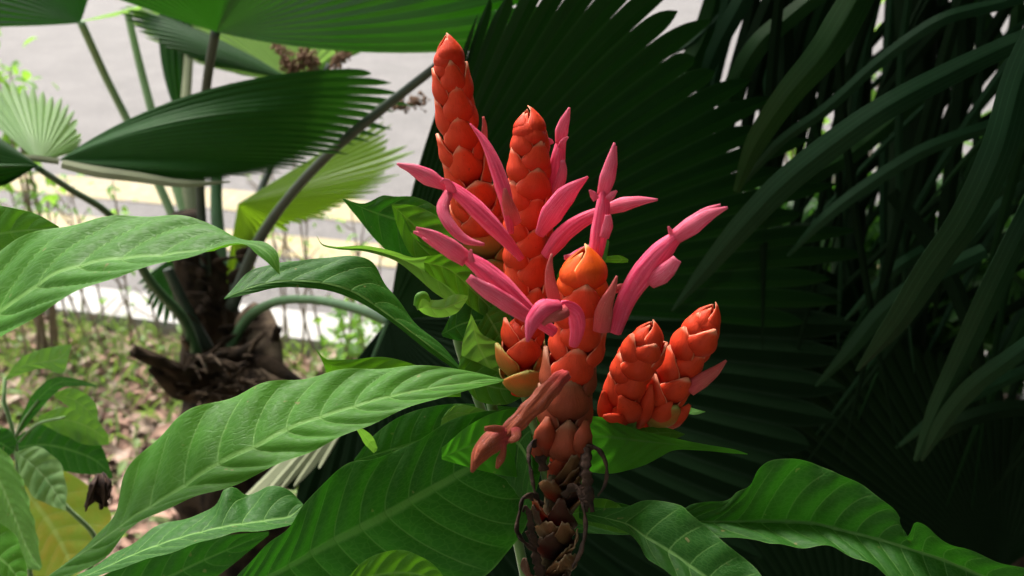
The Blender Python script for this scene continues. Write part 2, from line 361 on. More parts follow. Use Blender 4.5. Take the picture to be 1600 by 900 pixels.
def spike(parent, axis, rpx, npair, phase, mats, amax=1.2, flare0=0.0, label=None, len_k=2.62, tipk=0.10, drop=(), pw=0.92):
    """axis base->top sight points; rpx outer half width at base..top; mats(h) names the material"""
    n = 60; c = spline(PA(axis), n); dd = np.interp(np.linspace(0, 1, n), np.linspace(0, 1, len(axis)), [p[2] for p in axis])
    R = np.interp(np.linspace(0, 1, n), np.linspace(0, 1, len(rpx)), rpx)*dd/F*0.94
    t, N, B = frames(c, -FW)
    core = tube('flower_spike', c[::6], [x*0.5 for x in R[::6]], M[mats(0.5)], parent, n=20, seg=12)
    if label: core['label'] = label
    total = sum(np.linalg.norm(np.diff(c, axis=0), axis=1)); step = total/(npair+1.6)
    for k in range(npair):
        h = k/(npair+1.1); g = h**pw; g2 = min(1.0, ((k+1)/(npair+1.1))**pw); i = min(n-1, int(round(g*(n-1)))); st_ = total*(g2-g)
        topk = sm(0.80, 1.0, (k+1)/npair)
        for m_ in range(2):
            if (k, m_) in drop: continue
            phi = phase + (k % 2)*math.pi/2 + m_*math.pi + random.uniform(-.08, .08)
            bract(core, c[i]+t[i]*st_*0.12*m_, t[i], N[i], B[i], R[i]*(0.97-0.10*topk)*random.uniform(.96, 1.04), st_*len_k*(1-0.34*topk)*(0.8 if k == 0 else 1)*random.uniform(.95, 1.05), phi,
                  mats(h), amax=amax, flare=flare0*(1-h)**3, tip=tipk*(1-topk)*random.uniform(.6, 1.5)+.02, close=topk*.85)
    # closing bud at the tip: small bracts leaning together
    i = n-1-int(0.07*n)
    for m_ in range(3):
        bract(core, c[i]-t[i]*step*1.5, t[i], N[i], B[i], R[i]*1.02, step*(2.7-.25*m_), phase+0.9+m_*2.1, mats(1.0), amax=1.5, close=1.0, tip=0.02)
    return core
def petal(parent, pts, w_, mat='pink_lip', name='petal_lobe', cup=0.35, solid=0.0007, hint=None):
    """pts base->tip sight points; w_ half widths seen"""
    n = 18; c = spline(PA(pts), n); d = pts[0][2]; W = np.interp(np.linspace(0, 1, n), np.linspace(0, 1, len(w_)), w_)*d/F
    t, N, B = frames(c, hint); v = []; at = []; cols = np.linspace(-1, 1, 9)
    for i in range(n):
        for s in cols:
            v.append(c[i] + B[i]*s*W[i] - N[i]*cup*W[i]*s*s); at.append((s*0.5, i/(n-1), 0))
    return mesh_obj(name, v, gridfaces(n, 9), M[mat], parent, at, solid=solid)
def corolla(parent, pts, rpx, mat='pink', flat=0.85, name='corolla', crumple=0.0):
    def bmp(u, a): return 0.12*math.cos(3*a+1.0)*u + 0.07*math.cos(8*a) + 0.05*math.sin(5*a+8*u) + crumple*math.sin(17*u+2*a)*math.cos(3*a-9*u)
    o = ptube(name, pts, [q_*.88 for q_ in rpx], M[mat], parent, n=44, seg=24, flat=flat, bump=bmp)
    return o

# ================================================================== SETTING
g1, g2 = G(120, 292), G(520, 327); RD = unit(g2-g1); RN = np.array([-RD[1], RD[0], 0.0])   # along the road / away from us
def off(x, y): return float(np.dot(G(x, y), RN))
K0 = off(300, 531); K1 = off(300, 488)            # near and far edge of the pale kerb path
Y1a, Y1b = off(300, 389), off(300, 356); Y2a, Y2b = off(300, 326), off(300, 294)
def quad_strip(name, a, b, z, mat, nu=2, L=40, kind='structure', thick=None):
    v = [RN*a+RD*-L, RN*a+RD*L, RN*b+RD*L, RN*b+RD*-L]
    v = [(p[0], p[1], z) for p in v]; f = [(0, 1, 2, 3)]
    if thick:
        v += [(p[0], p[1], z-thick) for p in v[:4]]; f += [(0, 4, 5, 1), (1, 5, 6, 2), (2, 6, 7, 3), (3, 7, 4, 0), (7, 6, 5, 4)]
    return tag(mesh_obj(name, v, f, mat, smooth=False), kind=kind)
def soil_mat():
    m, t = newmat('soil'); q = NT(t); p = q.obj()
    a = q.noise(2.2, 5, p); b = q.noise(28, 5, p); c_ = q.noise(9, 4, p)
    c = q.mix(q.ss(b, 0.35, 0.7), (0.11, 0.065, 0.045), (0.26, 0.19, 0.14))
    c = q.mix(q.ss(c_, 0.48, 0.62, 0, 0.75), c, (0.10, 0.17, 0.05))
    q.out(c, 0.9, 0.2, b, 0.8, 0.02); return m
def road_mat():
    m, t = newmat('asphalt'); q = NT(t); p = q.obj(); a = q.noise(2.5, 6, p, 0.7); b = q.noise(70, 5, p, 0.7); s = q.noise(9, 6, p, 0.7)
    c = q.mix(q.ss(b, 0.3, 0.7), (0.058, 0.054, 0.053), (0.128, 0.119, 0.112)); c = q.mix(q.ss(a, 0.3, 0.75, 0, 0.4), c, (0.165, 0.153, 0.145))
    c = q.mix(q.ss(s, 0.60, 0.72, 0, 0.6), c, (0.07, 0.067, 0.07))
    q.out(c, 0.8, 0.3, b, 0.5, 0.004); return m
def paint_mat(name, col, wear):
    m, t = newmat(name); q = NT(t); p = q.obj(); b = q.noise(25, 6, p); s = q.noise(3, 4, p)
    c = q.mix(q.ss(b, 0.45, 0.7, 0, wear), col, (0.18, 0.175, 0.17)); c = q.mix(q.ss(s, 0.3, 0.7, 0, 0.25), c, tuple(x*0.7 for x in col))
    q.out(c, 0.7, 0.3, b, 0.3, 0.003); return m
M['soil'] = soil_mat(); M['road'] = road_mat(); M['yellow'] = paint_mat('yellow_paint', (0.27, 0.215, 0.105), 0.9); M['kerb'] = paint_mat('pale_concrete', (0.30, 0.29, 0.27), 0.6)
gv = [(-60, -20, 0), (60, -20, 0), (60, 80, 0), (-60, 80, 0)]
tag(mesh_obj('ground', gv, [(0, 1, 2, 3)], M['soil'], smooth=False), kind='structure')
quad_strip('road', K1, K1+16, 0.006, M['road'])
quad_strip('kerb', K0, K1, 0.06, M['kerb'], thick=0.2)
quad_strip('road_marking', Y1a, Y1b, 0.010, M['yellow']); quad_strip('road_marking', Y2a, Y2b, 0.010, M['yellow'])
quad_strip('far_verge', K1+16, K1+40, 0.03, M['soil'])

def leafquads(cs, dirs, ups, L, Wd, curl=0.25):
    """small leaf shaped faces: 6 verts each"""
    V = []; Fc = []
    for c, d, u, l, w_ in zip(cs, dirs, ups, L, Wd):
        s = unit(np.cross(d, u)); u = unit(np.cross(s, d)); b = len(V)
        V += [c, c+d*l*.35+s*w_*.5+u*curl*w_, c+d*l*.35-s*w_*.5+u*curl*w_, c+d*l*.75+s*w_*.38+u*curl*w_*.6, c+d*l*.75-s*w_*.38+u*curl*w_*.6, c+d*l-u*l*.12, c+d*l*.35, c+d*l*.75-u*l*.03]
        Fc += [(b, b+1, b+6), (b, b+6, b+2), (b+6, b+1, b+3, b+7), (b+2, b+6, b+7, b+4), (b+7, b+3, b+5), (b+4, b+7, b+5)]
    return V, Fc
def rdir(zb=0.0):
    v = RNG.normal(size=3); v[2] += zb; return unit(v)
# leaf litter and low ground cover
def scatter(name, n, x0, x1, y0, y1, l0, l1, mat, zr, flat=0.25, wr=(0.35, 0.6), zb=0.0, dens=None):
    cs = []
    while len(cs) < n:
        x = RNG.uniform(x0, x1); y = RNG.uniform(y0, y1)
        if dens and RNG.rand() > dens(x, y): continue
        if np.dot([x, y, 0], RN) > K0-0.03: continue
        cs.append(np.array([x, y, RNG.uniform(0.004, zr)]))
    dirs = []; ups = []
    for _ in cs:
        a = RNG.uniform(0, 6.28); d = unit(np.array([math.cos(a), math.sin(a), RNG.uniform(-flat, flat)+zb])); dirs.append(d); ups.append(unit(np.array([RNG.normal()*.35, RNG.normal()*.35, 1])))
    L = RNG.uniform(l0, l1, len(cs)); Wd = L*RNG.uniform(wr[0], wr[1], len(cs))
    v, f = leafquads(cs, dirs, ups, L, Wd, 0.3); return tag(mesh_obj(name, v, f, M[mat]), kind='stuff')
M['litter'] = plain('dead_leaf_brown', (0.36, 0.22, 0.16), 0.75, 0.25, var=(0.09, 0.04, 0.028), scale=14, amt=1)
M['litter_pale'] = plain('dead_leaf_pale', (0.38, 0.29, 0.23), 0.7, 0.25, var=(0.24, 0.14, 0.10), scale=14, amt=1)
M['cover'] = plain('ground_cover_leaf', (0.10, 0.19, 0.05), 0.55, 0.3, var=(0.20, 0.24, 0.09), scale=8, amt=0.8, trans=0.3, tcol=(0.3, 0.5, 0.06))
blob = lambda x, y: 0.15+0.85*(math.sin(x*4.1+y*2.3)+math.sin(x*1.7-y*5.1+1) > -0.1)
scatter('leaf_litter', 3800, -2.4, 2.6, 1.0, 3.2, 0.03, 0.09, 'litter', 0.03)
scatter('leaf_litter', 2600, -2.4, 2.6, 1.0, 3.2, 0.03, 0.10, 'litter_pale', 0.035)
scatter('fallen_twigs', 900, -2.4, 2.6, 1.0, 3.2, 0.10, 0.28, 'twig', 0.10, flat=0.5, wr=(0.02, 0.04))
scatter('ground_cover', 1700, -2.6, 2.6, 1.1, 3.2, 0.015, 0.05, 'cover', 0.09, flat=0.5, dens=lambda x, y: 0.15 if not blob(x, y) else 0.9)
scatter('grass', 2600, -2.6, 2.6, 1.9, 3.2, 0.05, 0.12, 'cover', 0.02, flat=0.3, wr=(0.05, 0.09), zb=1.3, dens=lambda x, y: sm(1.9, 2.7, y)+0.1)

# saplings and twigs between the palm and the kerb
sap = [(20, 560, .62), (48, 610, .5), (75, 545, .75), (112, 570, .6), (150, 560, .72), (185, 600, .55), (205, 545, .62), (232, 555, .5), (262, 560, .45), (440, 570, .6), (455, 560, .78), (470, 575, .7), (492, 560, .8), (515, 590, .75), (540, 600, .6), (560, 570, .55), (30, 500, .5), (130, 510, .5), (168, 520, .6), (600, 560, .5)]
ORD = ['first', 'second', 'third', 'fourth', 'fifth', 'sixth', 'seventh', 'eighth', 'ninth', 'tenth', 'eleventh', 'twelfth', 'thirteenth']
for i, (x, y, hgt) in enumerate(sap):
    b = G(x, y); where = 'left of' if x < 300 else 'right of'
    t_ = thing('bare_sapling', 'thin bare sapling, %s from the left among those %s the palm trunk' % (ORD[sorted(q[0] for q in sap if (q[0] < 300) == (x < 300)).index(x)], where), 'sapling', tuple(b), 'thin saplings before the kerb')
    lean = np.array([random.uniform(-.12, .12), random.uniform(-.05, .05), 0]); top = b+np.array([0, 0, hgt])+lean; mid = (b+top)/2+np.array([random.uniform(-.02, .02), 0, 0])
    tube('stem', np.stack([b-np.array([0, 0, .02]), mid, top]), [0.0045, 0.0035, 0.0018], M['twig'], t_, n=12, seg=6)
    cs = []; ds = []
    for k in range(random.randint(3, 6)):
        f_ = random.uniform(.3, .95); p0 = b+(top-b)*f_; a = random.uniform(0, 6.28); d = unit(np.array([math.cos(a), math.sin(a)*.6, random.uniform(.5, 1.3)])); p1 = p0+d*random.uniform(.06, .2)*(1.1-f_*.5)
        tube('twig', np.stack([p0, (p0+p1)/2+np.array([0, 0, -.006]), p1]), [0.003, 0.0014], M['twig'], t_, n=6, seg=5)
        for _ in range(random.randint(2, 5)): cs.append(p1+RNG.normal(size=3)*.025); ds.append(rdir(.2))
    L = RNG.uniform(.018, .045, len(cs)); v, f = leafquads(cs, ds, [np.array([0, 0, 1.])]*len(cs), L, L*.5)
    tag(mesh_obj('foliage', v, f, M['small_leaf'], t_), kind='stuff')

def bush(name, label, cat, center, rad, n, l, mat, stems=5, group=None, smat='twig', squash=1.0, ground=True, flatz=0.0):
    c = np.array(center, float); t_ = thing(name, label, cat, (c[0], c[1], 0), group); cs = []; ds = []
    for k in range(stems):
        a = random.uniform(0, 6.28); top = c+np.array([math.cos(a)*rad[0]*.7, math.sin(a)*rad[1]*.7, random.uniform(-.1, .8)*rad[2]]); b = np.array([c[0]+random.uniform(-.04, .04), c[1]+random.uniform(-.04, .04), -0.01])
        tube('stem', np.stack([b, (b+top)/2+RNG.normal(size=3)*.02, top]), [0.008, 0.005, 0.002], M[smat], t_, n=12, seg=6)
        for _ in range(n//stems//2):
            f_ = RNG.rand()**.6; cs.append(b+(top-b)*(0.3+0.7*f_)+RNG.normal(size=3)*l*.9); ds.append(rdir(.2))
    while len(cs) < n:
        p = rdir()*(RNG.rand()**.45); cs.append(c+p*np.array(rad)*(1+.25*math.sin(p[0]*9+p[2]*7))); ds.append(rdir(flatz))
    L = RNG.uniform(.6*l, 1.3*l, len(cs)); v, f = leafquads(cs, ds, [unit(np.array([RNG.normal()*.5, RNG.normal()*.5, 1.])) for _ in cs], L, L*RNG.uniform(.35, .5, len(cs)))
    tag(mesh_obj('foliage', v, f, M[mat], t_), kind='stuff'); return t_
bush('roadside_shrub', 'sunlit yellow-green small-leaved shrub at the left edge by the road', 'shrub', tuple(P(-20, 150, 2.6)), (.14, .14, .26), 260, .05, 'small_leaf', 6)
bush('roadside_shrub', 'low small-leaved green shrub behind the grey palm stem beside the kerb', 'shrub', (G(575, 600)[0], G(575, 600)[1], .16), (.14, .12, .14), 150, .045, 'small_leaf', 5)

# ================================================================== FAN PALM (left)
TX, TY = -0.50, 1.30
palm = thing('fan_palm', 'large fan palm with shaggy brown trunk and pleated round leaves at left', 'palm', (TX, TY, 0))
def fbump(u, a): return 0.10*math.sin(26*u*2+math.sin(3*a)*1.3)+0.06*math.sin(5*a+14*u)+0.05*math.sin(11*a-31*u)
tr = tube('trunk', np.array([[TX-.01, TY, -.02], [TX-.01, TY, .3], [TX, TY, .62], [TX+.005, TY, .8], [TX-.01, TY, 1.02]]), [.10, .105, .115, .075, .052, .025], M['fibre'], palm, n=90, seg=36, bump=fbump)
TD = lambda x, y: (x, y, 1.46 if y > 480 else 1.40)
rs = random.Random(3)
for k in range(34):     # fibre strands and old sheath scales wrapped round the trunk
    y = 395+k*7.4; half = 38 if y < 480 else 38+min(1, (y-480)/110)*28; x0 = 338+ (y-400)*.06; a = rs.uniform(-1, 1); xx = x0+a*half
    pts = [(xx, y, 1.395), (xx+rs.uniform(-14, 14), y-14, 1.365), (xx+rs.uniform(10, 34)*(1 if a > 0 else -1), y-26+rs.uniform(-8, 8), 1.35)]
    petal(tr, pts, [7, 8, 5, 1], 'fibre_light' if rs.random() < .28 else 'fibre', name='fibre_scale', cup=.3, solid=.002)
for k in range(46):     # shredded fibre strips at the flare
    x = rs.uniform(285, 400); y = rs.uniform(545, 640); sgn = 1 if rs.random() < .7 else -1; Lk = rs.uniform(20, 60)
    petal(tr, [(x, y, 1.37), (x+sgn*Lk*.5, y-rs.uniform(-6, 14), 1.31), (x+sgn*Lk, y+rs.uniform(-18, 16), 1.27)], [rs.uniform(2, 5), rs.uniform(2, 5), .6], 'fibre_light' if rs.random() < .4 else 'fibre', name='fibre_strip', cup=.6, solid=.001)
# torn sheaths flaring at right of the trunk
for (pts, w_, mt) in (([(370, 500, 1.4), (410, 530, 1.33), (440, 590, 1.3)], [34, 36, 22, 4], 'fibre_light'), ([(380, 560, 1.38), (425, 575, 1.3), (472, 598, 1.27)], [26, 22, 12, 3], 'fibre'),
        ([(385, 580, 1.37), (420, 590, 1.3), (455, 605, 1.27)], [10, 9, 5, 2], 'fibre_light'), ([(365, 590, 1.37), (395, 612, 1.3), (450, 640, 1.27)], [22, 22, 14, 3], 'fibre'),
        ([(350, 560, 1.37), (385, 545, 1.31), (415, 520, 1.27)], [8, 8, 5, 1], 'fibre'), ([(300, 560, 1.42), (292, 545, 1.36), (284, 530, 1.33)], [14, 16, 10, 4], 'fibre_light'),
        ([(330, 600, 1.37), (290, 590, 1.31), (215, 548, 1.27)], [16, 16, 12, 6], 'fibre'), ([(320, 620, 1.37), (270, 600, 1.31), (235, 575, 1.28)], [24, 26, 14, 4], 'fibre')):
    petal(tr, pts, w_, mt, name='old_sheath', cup=.5, solid=.004)
for (pts, r) in (([(320, 600, 1.38), (275, 578, 1.3), (240, 562, 1.26), (206, 548, 1.24)], [11, 10, 9, 8]), ([(400, 600, 1.4), (425, 545, 1.34), (435, 512, 1.3)], [9, 7, 5])):
    ptube('old_petiole', pts, r, M['fibre'], palm, n=30, seg=16, bump=lambda u, a: .16*math.sin(20*u+3*a)+.14*math.sin(7*a+9*u)+.5*max(0, u-.85)/.15*math.sin(5*a))
pet = [('petiole_light', [(126, 34, 1.28), (136, 56, 1.30), (165, 120, 1.36), (205, 200, 1.40), (262, 320, 1.42), (300, 420, 1.43)], [6.5, 6.5, 7, 8]),
       ('petiole_light', [(198, 15, 1.45), (218, 100, 1.46), (242, 190, 1.46), (285, 320, 1.45), (312, 420, 1.44)], [5.5, 6.5, 8, 9]),
       ('petiole_beige', [(296, 10, 1.5), (294, 100, 1.48), (290, 180, 1.46), (296, 300, 1.45), (318, 420, 1.45)], [7, 7.5, 11, 13]),
       ('petiole_dark', [(337, 48, 1.12), (326, 110, 1.18), (318, 180, 1.25), (313, 300, 1.35), (322, 430, 1.39)], [8, 8, 8, 9]),
       ('petiole', [(58, 262, .95), (110, 296, 1.05), (175, 340, 1.15), (235, 440, 1.25), (290, 505, 1.33), (318, 590, 1.38)], [6, 6.5, 8, 10, 11]),
       ('petiole_dark', [(690, 98, .95), (610, 160, 1.02), (520, 235, 1.1), (450, 310, 1.2), (400, 385, 1.3), (362, 480, 1.37)], [7, 8, 8, 8, 10, 12]),
       ('petiole_dark', [(515, 100, 1.5), (470, 180, 1.5), (412, 285, 1.47), (392, 350, 1.44), (362, 470, 1.41)], [5, 5, 6, 8]),
       ('petiole', [(612, 503, 1.02), (560, 483, 1.08), (480, 468, 1.18), (425, 474, 1.27), (385, 500, 1.34), (352, 560, 1.39)], [9, 8, 7, 7, 9, 11]),
       ('petiole', [(345, 200, 1.46), (338, 300, 1.45), (345, 420, 1.43)], [9, 9, 12]),
       ('petiole_dark', [(262, 420, 1.33), (285, 470, 1.35), (325, 545, 1.38)], [8, 9, 10])]
for mt, pts, r in pet: ptube('petiole', pts, r, M[mt], palm, n=40, seg=10, flat=.8)
# leaves
fan(palm, (338, 50, 1.10), [(930, 60, 1.0), (900, 60, .98), (845, 20, .95), (800, -60, .92), (700, -180, .9), (560, -300, .9), (400, -360, .9), (250, -330, .95), (60, -260, 1.0), (-120, -120, 1.0), (-200, -20, 1.0)][1:-1],
    [(600, 84, 1.0), (600, 62, .98), (590, 20, .96), (540, -50, .95), (450, -120, .95), (370, -150, .98), (270, -120, 1.0), (190, -60, 1.03), (130, -20, 1.05)], 40, 'fan', pleat=.10, label='bright green pleated leaf overhanging the top edge')
fan(palm, (126, 36, 1.28), [(-260, 40, 1.2), (-240, -40, 1.2), (-180, -140, 1.2), (-80, -230, 1.22), (60, -260, 1.25), (200, -200, 1.3)], [(-20, 42, 1.24), (-10, 0, 1.24), (20, -50, 1.25), (60, -90, 1.26), (110, -100, 1.27), (160, -70, 1.29)], 22, 'fan', pleat=.12)
fan(palm, (122, 34, 1.33), [(250, 0, 1.4), (230, 10, 1.42), (180, 24, 1.42), (140, 30, 1.4)], None, 6, 'fan_light', pleat=.08)
fan(palm, (462, 130, 1.50), [(600, 30, 1.5), (575, 78, 1.52), (540, 20, 1.5), (460, -60, 1.5), (340, -80, 1.5), (220, -30, 1.5), (200, 25, 1.5), (300, 95, 1.5), (380, 118, 1.5)], None, 36, 'fan_light', pleat=.10, notch=.05)
fan(palm, (462, 128, 1.44), [(190, 10, 1.40), (215, 42, 1.38), (270, 78, 1.38), (330, 104, 1.4)], [(320, 50, 1.42), (330, 75, 1.4), (350, 95, 1.4), (380, 112, 1.42)], 12, 'fan', pleat=.10, label='half-folded green leaf under the top leaf')
# big dark sideways leaf
fan(palm, (92, 250, .98), [(597, 108, 1.06), (602, 122, 1.07), (603, 140, 1.08), (598, 160, 1.09), (580, 180, 1.10), (560, 205, 1.10), (525, 230, 1.08), (460, 258, 1.04), (380, 274, 1.0), (290, 282, .97), (200, 272, .96)],
    [(330, 138, .98), (335, 160, .98), (335, 180, .97), (330, 196, .97), (325, 210, .97), (318, 224, .97), (308, 236, .97), (285, 250, .97), (250, 262, .96), (200, 268, .96), (150, 262, .96)], 30, 'fan_mid', pleat=.07, notch=.10, split=.88, label='dark green leaf seen edge on with split tips')
for pts, w_ in (([(96, 256, .965), (150, 268, .955), (210, 276, .955), (290, 287, .96), (360, 284, .98)], [7, 9, 8, 6, 1]), ([(92, 252, .965), (40, 246, .955), (-20, 246, .955), (-70, 250, .96)], [5, 5, 5, 4])):
    strap(palm, pts, [2*x for x in w_], 'petiole_beige', name='leaf_margin', fold=.3)
fan(palm, (62, 255, .97), [(-60, 150, 1.1), (-10, 130, 1.12), (45, 142, 1.14), (85, 155, 1.15), (112, 180, 1.15), (126, 212, 1.14), (120, 236, 1.1)], None, 20, 'fan_light', pleat=.16, notch=.08, split=.8, label='pale backlit leaf at the left edge')
fan(palm, (60, 258, .95), [(-120, 130, .95), (-110, 180, .9), (-90, 230, .88), (-60, 262, .88), (-40, 300, .9), (20, 285, .93)], None, 14, 'fan', pleat=.16)
fan(palm, (372, 318, 1.42), [(560, 200, 1.5), (600, 214, 1.48), (622, 236, 1.46), (612, 266, 1.45), (580, 292, 1.44), (540, 318, 1.44), (500, 338, 1.44), (452, 352, 1.44), (410, 372, 1.44), (385, 440, 1.42), (350, 440, 1.42)], None, 34, 'fan_yellow', pleat=.12, notch=.12, split=.86, label='yellow-green leaf glowing behind the dark stems')
fan(palm, (288, 205, 1.50), [(250, -10, 1.5), (266, 0, 1.49), (284, 0, 1.48), (302, 5, 1.49)], [(252, 100, 1.5), (266, 100, 1.48), (282, 100, 1.48), (298, 100, 1.49)], 6, 'fan', pleat=.2, name='folded_fan_leaf')
fan(palm, (270, 400, 1.46), [(225, 430, 1.46), (238, 480, 1.45), (255, 492, 1.45), (275, 490, 1.45), (295, 480, 1.45), (312, 455, 1.45)], None, 12, 'fan', pleat=.2, notch=.2, split=.7)
for k, (x0, y0, x1, y1) in enumerate(((462, 128, 432, 70), (500, 112, 470, 86), (520, 118, 540, 82), (500, 112, 448, 105), (318, 190, 372, 142), (590, 165, 664, 156))):
    # dry flower stalks
    d = 1.40; pts = [(x0, y0, d), ((x0+x1)/2, (y0+y1)/2+(-8 if k < 4 else 3), d), (x1, y1, d)]
    st = ptube('flower_stalk', pts, [2.5, 1.2], M['petiole_dark' if k == 5 else 'twig'], palm, n=10, seg=6)
    v = []; f = []; c = spline(PA(pts), 30)
    for j in range(110):
        p = c[RNG.randint(8, 30)]+RNG.normal(size=3)*.006; r = RNG.uniform(.002, .004); b_ = len(v)
        v += [p+np.array(q)*r for q in ((1, 0, 0), (-1, 0, 0), (0, 1, 0), (0, -1, 0), (0, 0, 1), (0, 0, -1))]
        f += [(b_+a_, b_+b2, b_+c_) for a_, b2, c_ in ((0, 2, 4), (2, 1, 4), (1, 3, 4), (3, 0, 4), (2, 0, 5), (1, 2, 5), (3, 1, 5), (0, 3, 5))]
    tag(mesh_obj('seed_cluster', v, f, M['bead'], st), kind='stuff')
# the huge dark leaf behind the flowers, carried by the grey stem
hub = (606, 503, 1.0)
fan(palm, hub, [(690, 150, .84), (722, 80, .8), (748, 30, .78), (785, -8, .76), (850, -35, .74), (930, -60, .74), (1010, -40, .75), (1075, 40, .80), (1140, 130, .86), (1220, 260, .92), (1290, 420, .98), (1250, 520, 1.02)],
    [(640, 310, .92), (665, 285, .9), (690, 260, .88), (715, 245, .87), (745, 235, .86), (780, 230, .86), (830, 240, .86), (870, 270, .87), (900, 310, .88), (910, 370, .9), (905, 430, .93), (890, 490, .97)], 26, 'fan_shade_dark', pleat=.075, notch=.12, split=.87, label='huge dark pleated leaf behind the red flower spikes')
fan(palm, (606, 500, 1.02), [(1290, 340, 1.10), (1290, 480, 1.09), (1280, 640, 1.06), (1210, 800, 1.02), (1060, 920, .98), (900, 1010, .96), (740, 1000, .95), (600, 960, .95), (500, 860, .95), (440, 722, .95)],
    [(890, 420, 1.05), (890, 490, 1.03), (880, 560, 1.02), (850, 640, 1.0), (800, 720, .98), (740, 760, .97), (670, 760, .96), (600, 740, .96), (545, 690, .97), (520, 610, .98)], 28, 'fan_shade_black', pleat=.07, notch=.04, split=.94)
strap(palm, [(604, 505, .985), (582, 560, .97), (560, 620, .96)], [6, 5, 3], 'petiole', name='leaf_rib', fold=.2)
fan(palm, (600, 560, .93), [(352, 800, .92), (395, 800, .9), (430, 780, .9), (455, 765, .9), (490, 745, .9), (520, 690, .92)], None, 6, 'petiole_beige', pleat=.08, notch=.25, split=.7, label='pale dry leaf tips below the dark leaf')

# ================================================================== RIGHT SIDE: strap-leaved plant, dark palms
sp = thing('strap_leaved_plant', 'tall dark plant with long arching strap leaves filling the right side', 'plant', tuple(G(1560, 900)))
for pts, r in (([(1424, -160, 1.15), (1424, 100, 1.2), (1420, 340, 1.25), (1400, 620, 1.3), (1390, 900, 1.35)], [36, 38, 40, 34, 34]), ([(1345, -160, 1.3), (1338, 150, 1.32), (1325, 400, 1.35), (1318, 900, 1.4)], [20, 23, 26, 26])):
    ptube('stem', pts, r, M['fan_shade_black'], sp, n=40, seg=14)
T = [
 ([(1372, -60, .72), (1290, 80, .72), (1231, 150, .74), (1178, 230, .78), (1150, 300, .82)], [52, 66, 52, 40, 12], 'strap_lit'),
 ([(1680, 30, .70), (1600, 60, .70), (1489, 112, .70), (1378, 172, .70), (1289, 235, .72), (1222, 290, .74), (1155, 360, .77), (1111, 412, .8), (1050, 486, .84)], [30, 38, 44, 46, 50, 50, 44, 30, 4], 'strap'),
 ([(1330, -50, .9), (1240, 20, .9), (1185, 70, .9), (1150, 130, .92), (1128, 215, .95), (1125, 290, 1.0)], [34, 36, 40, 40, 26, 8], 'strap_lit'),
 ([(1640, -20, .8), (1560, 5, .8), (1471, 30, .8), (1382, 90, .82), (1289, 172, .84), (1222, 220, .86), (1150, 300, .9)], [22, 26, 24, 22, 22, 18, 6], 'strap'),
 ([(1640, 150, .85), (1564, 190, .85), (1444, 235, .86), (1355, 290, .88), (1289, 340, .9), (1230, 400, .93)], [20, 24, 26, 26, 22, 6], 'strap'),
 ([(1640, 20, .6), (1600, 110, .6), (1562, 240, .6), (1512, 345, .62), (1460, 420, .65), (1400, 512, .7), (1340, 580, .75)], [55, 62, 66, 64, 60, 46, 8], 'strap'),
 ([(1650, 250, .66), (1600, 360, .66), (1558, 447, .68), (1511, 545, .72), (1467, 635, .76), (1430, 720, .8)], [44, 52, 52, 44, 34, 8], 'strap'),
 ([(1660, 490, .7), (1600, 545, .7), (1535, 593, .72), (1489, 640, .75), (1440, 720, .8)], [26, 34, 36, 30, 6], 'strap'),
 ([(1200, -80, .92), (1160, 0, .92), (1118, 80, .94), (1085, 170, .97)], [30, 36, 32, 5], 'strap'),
 ([(1250, -80, .95), (1205, 0, .96), (1165, 90, .97), (1110, 200, 1.0)], [26, 30, 28, 5], 'fan_shade_black'),
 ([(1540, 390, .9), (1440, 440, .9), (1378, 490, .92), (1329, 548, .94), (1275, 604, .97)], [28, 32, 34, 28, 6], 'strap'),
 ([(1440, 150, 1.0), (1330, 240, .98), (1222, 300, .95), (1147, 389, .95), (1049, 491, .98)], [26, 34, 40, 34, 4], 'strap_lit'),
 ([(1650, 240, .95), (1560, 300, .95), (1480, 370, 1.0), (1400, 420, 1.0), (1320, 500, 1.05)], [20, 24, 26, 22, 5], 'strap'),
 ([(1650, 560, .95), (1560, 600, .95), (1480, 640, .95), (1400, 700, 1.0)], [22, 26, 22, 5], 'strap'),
 ([(1215, -60, 1.0), (1225, 60, 1.0), (1222, 160, 1.0), (1210, 300, 1.05)], [40, 44, 40, 10], 'fan_shade_black'),
 ([(1500, -60, 1.0), (1510, 60, 1.0), (1500, 180, 1.0), (1480, 330, 1.0), (1460, 500, 1.05)], [24, 30, 30, 26, 6], 'fan_shade_black'),
 ([(1640, 640, .8), (1580, 640, .8), (1500, 660, .8), (1440, 700, .85)], [30, 34, 30, 6], 'fan_shade_black'),
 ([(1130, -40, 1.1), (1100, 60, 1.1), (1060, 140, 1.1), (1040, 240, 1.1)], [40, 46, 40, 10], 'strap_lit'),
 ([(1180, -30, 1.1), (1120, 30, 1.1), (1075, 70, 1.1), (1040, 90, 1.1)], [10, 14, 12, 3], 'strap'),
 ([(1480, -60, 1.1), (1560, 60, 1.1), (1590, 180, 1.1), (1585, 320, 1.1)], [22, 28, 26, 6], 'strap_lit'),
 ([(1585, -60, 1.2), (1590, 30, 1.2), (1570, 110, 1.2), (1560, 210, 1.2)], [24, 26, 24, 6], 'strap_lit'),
 ([(1395, 300, .95), (1470, 400, .95), (1520, 520, .95), (1540, 660, 1.0)], [30, 34, 30, 6], 'fan_shade_black'),
]
rr = random.Random(11)
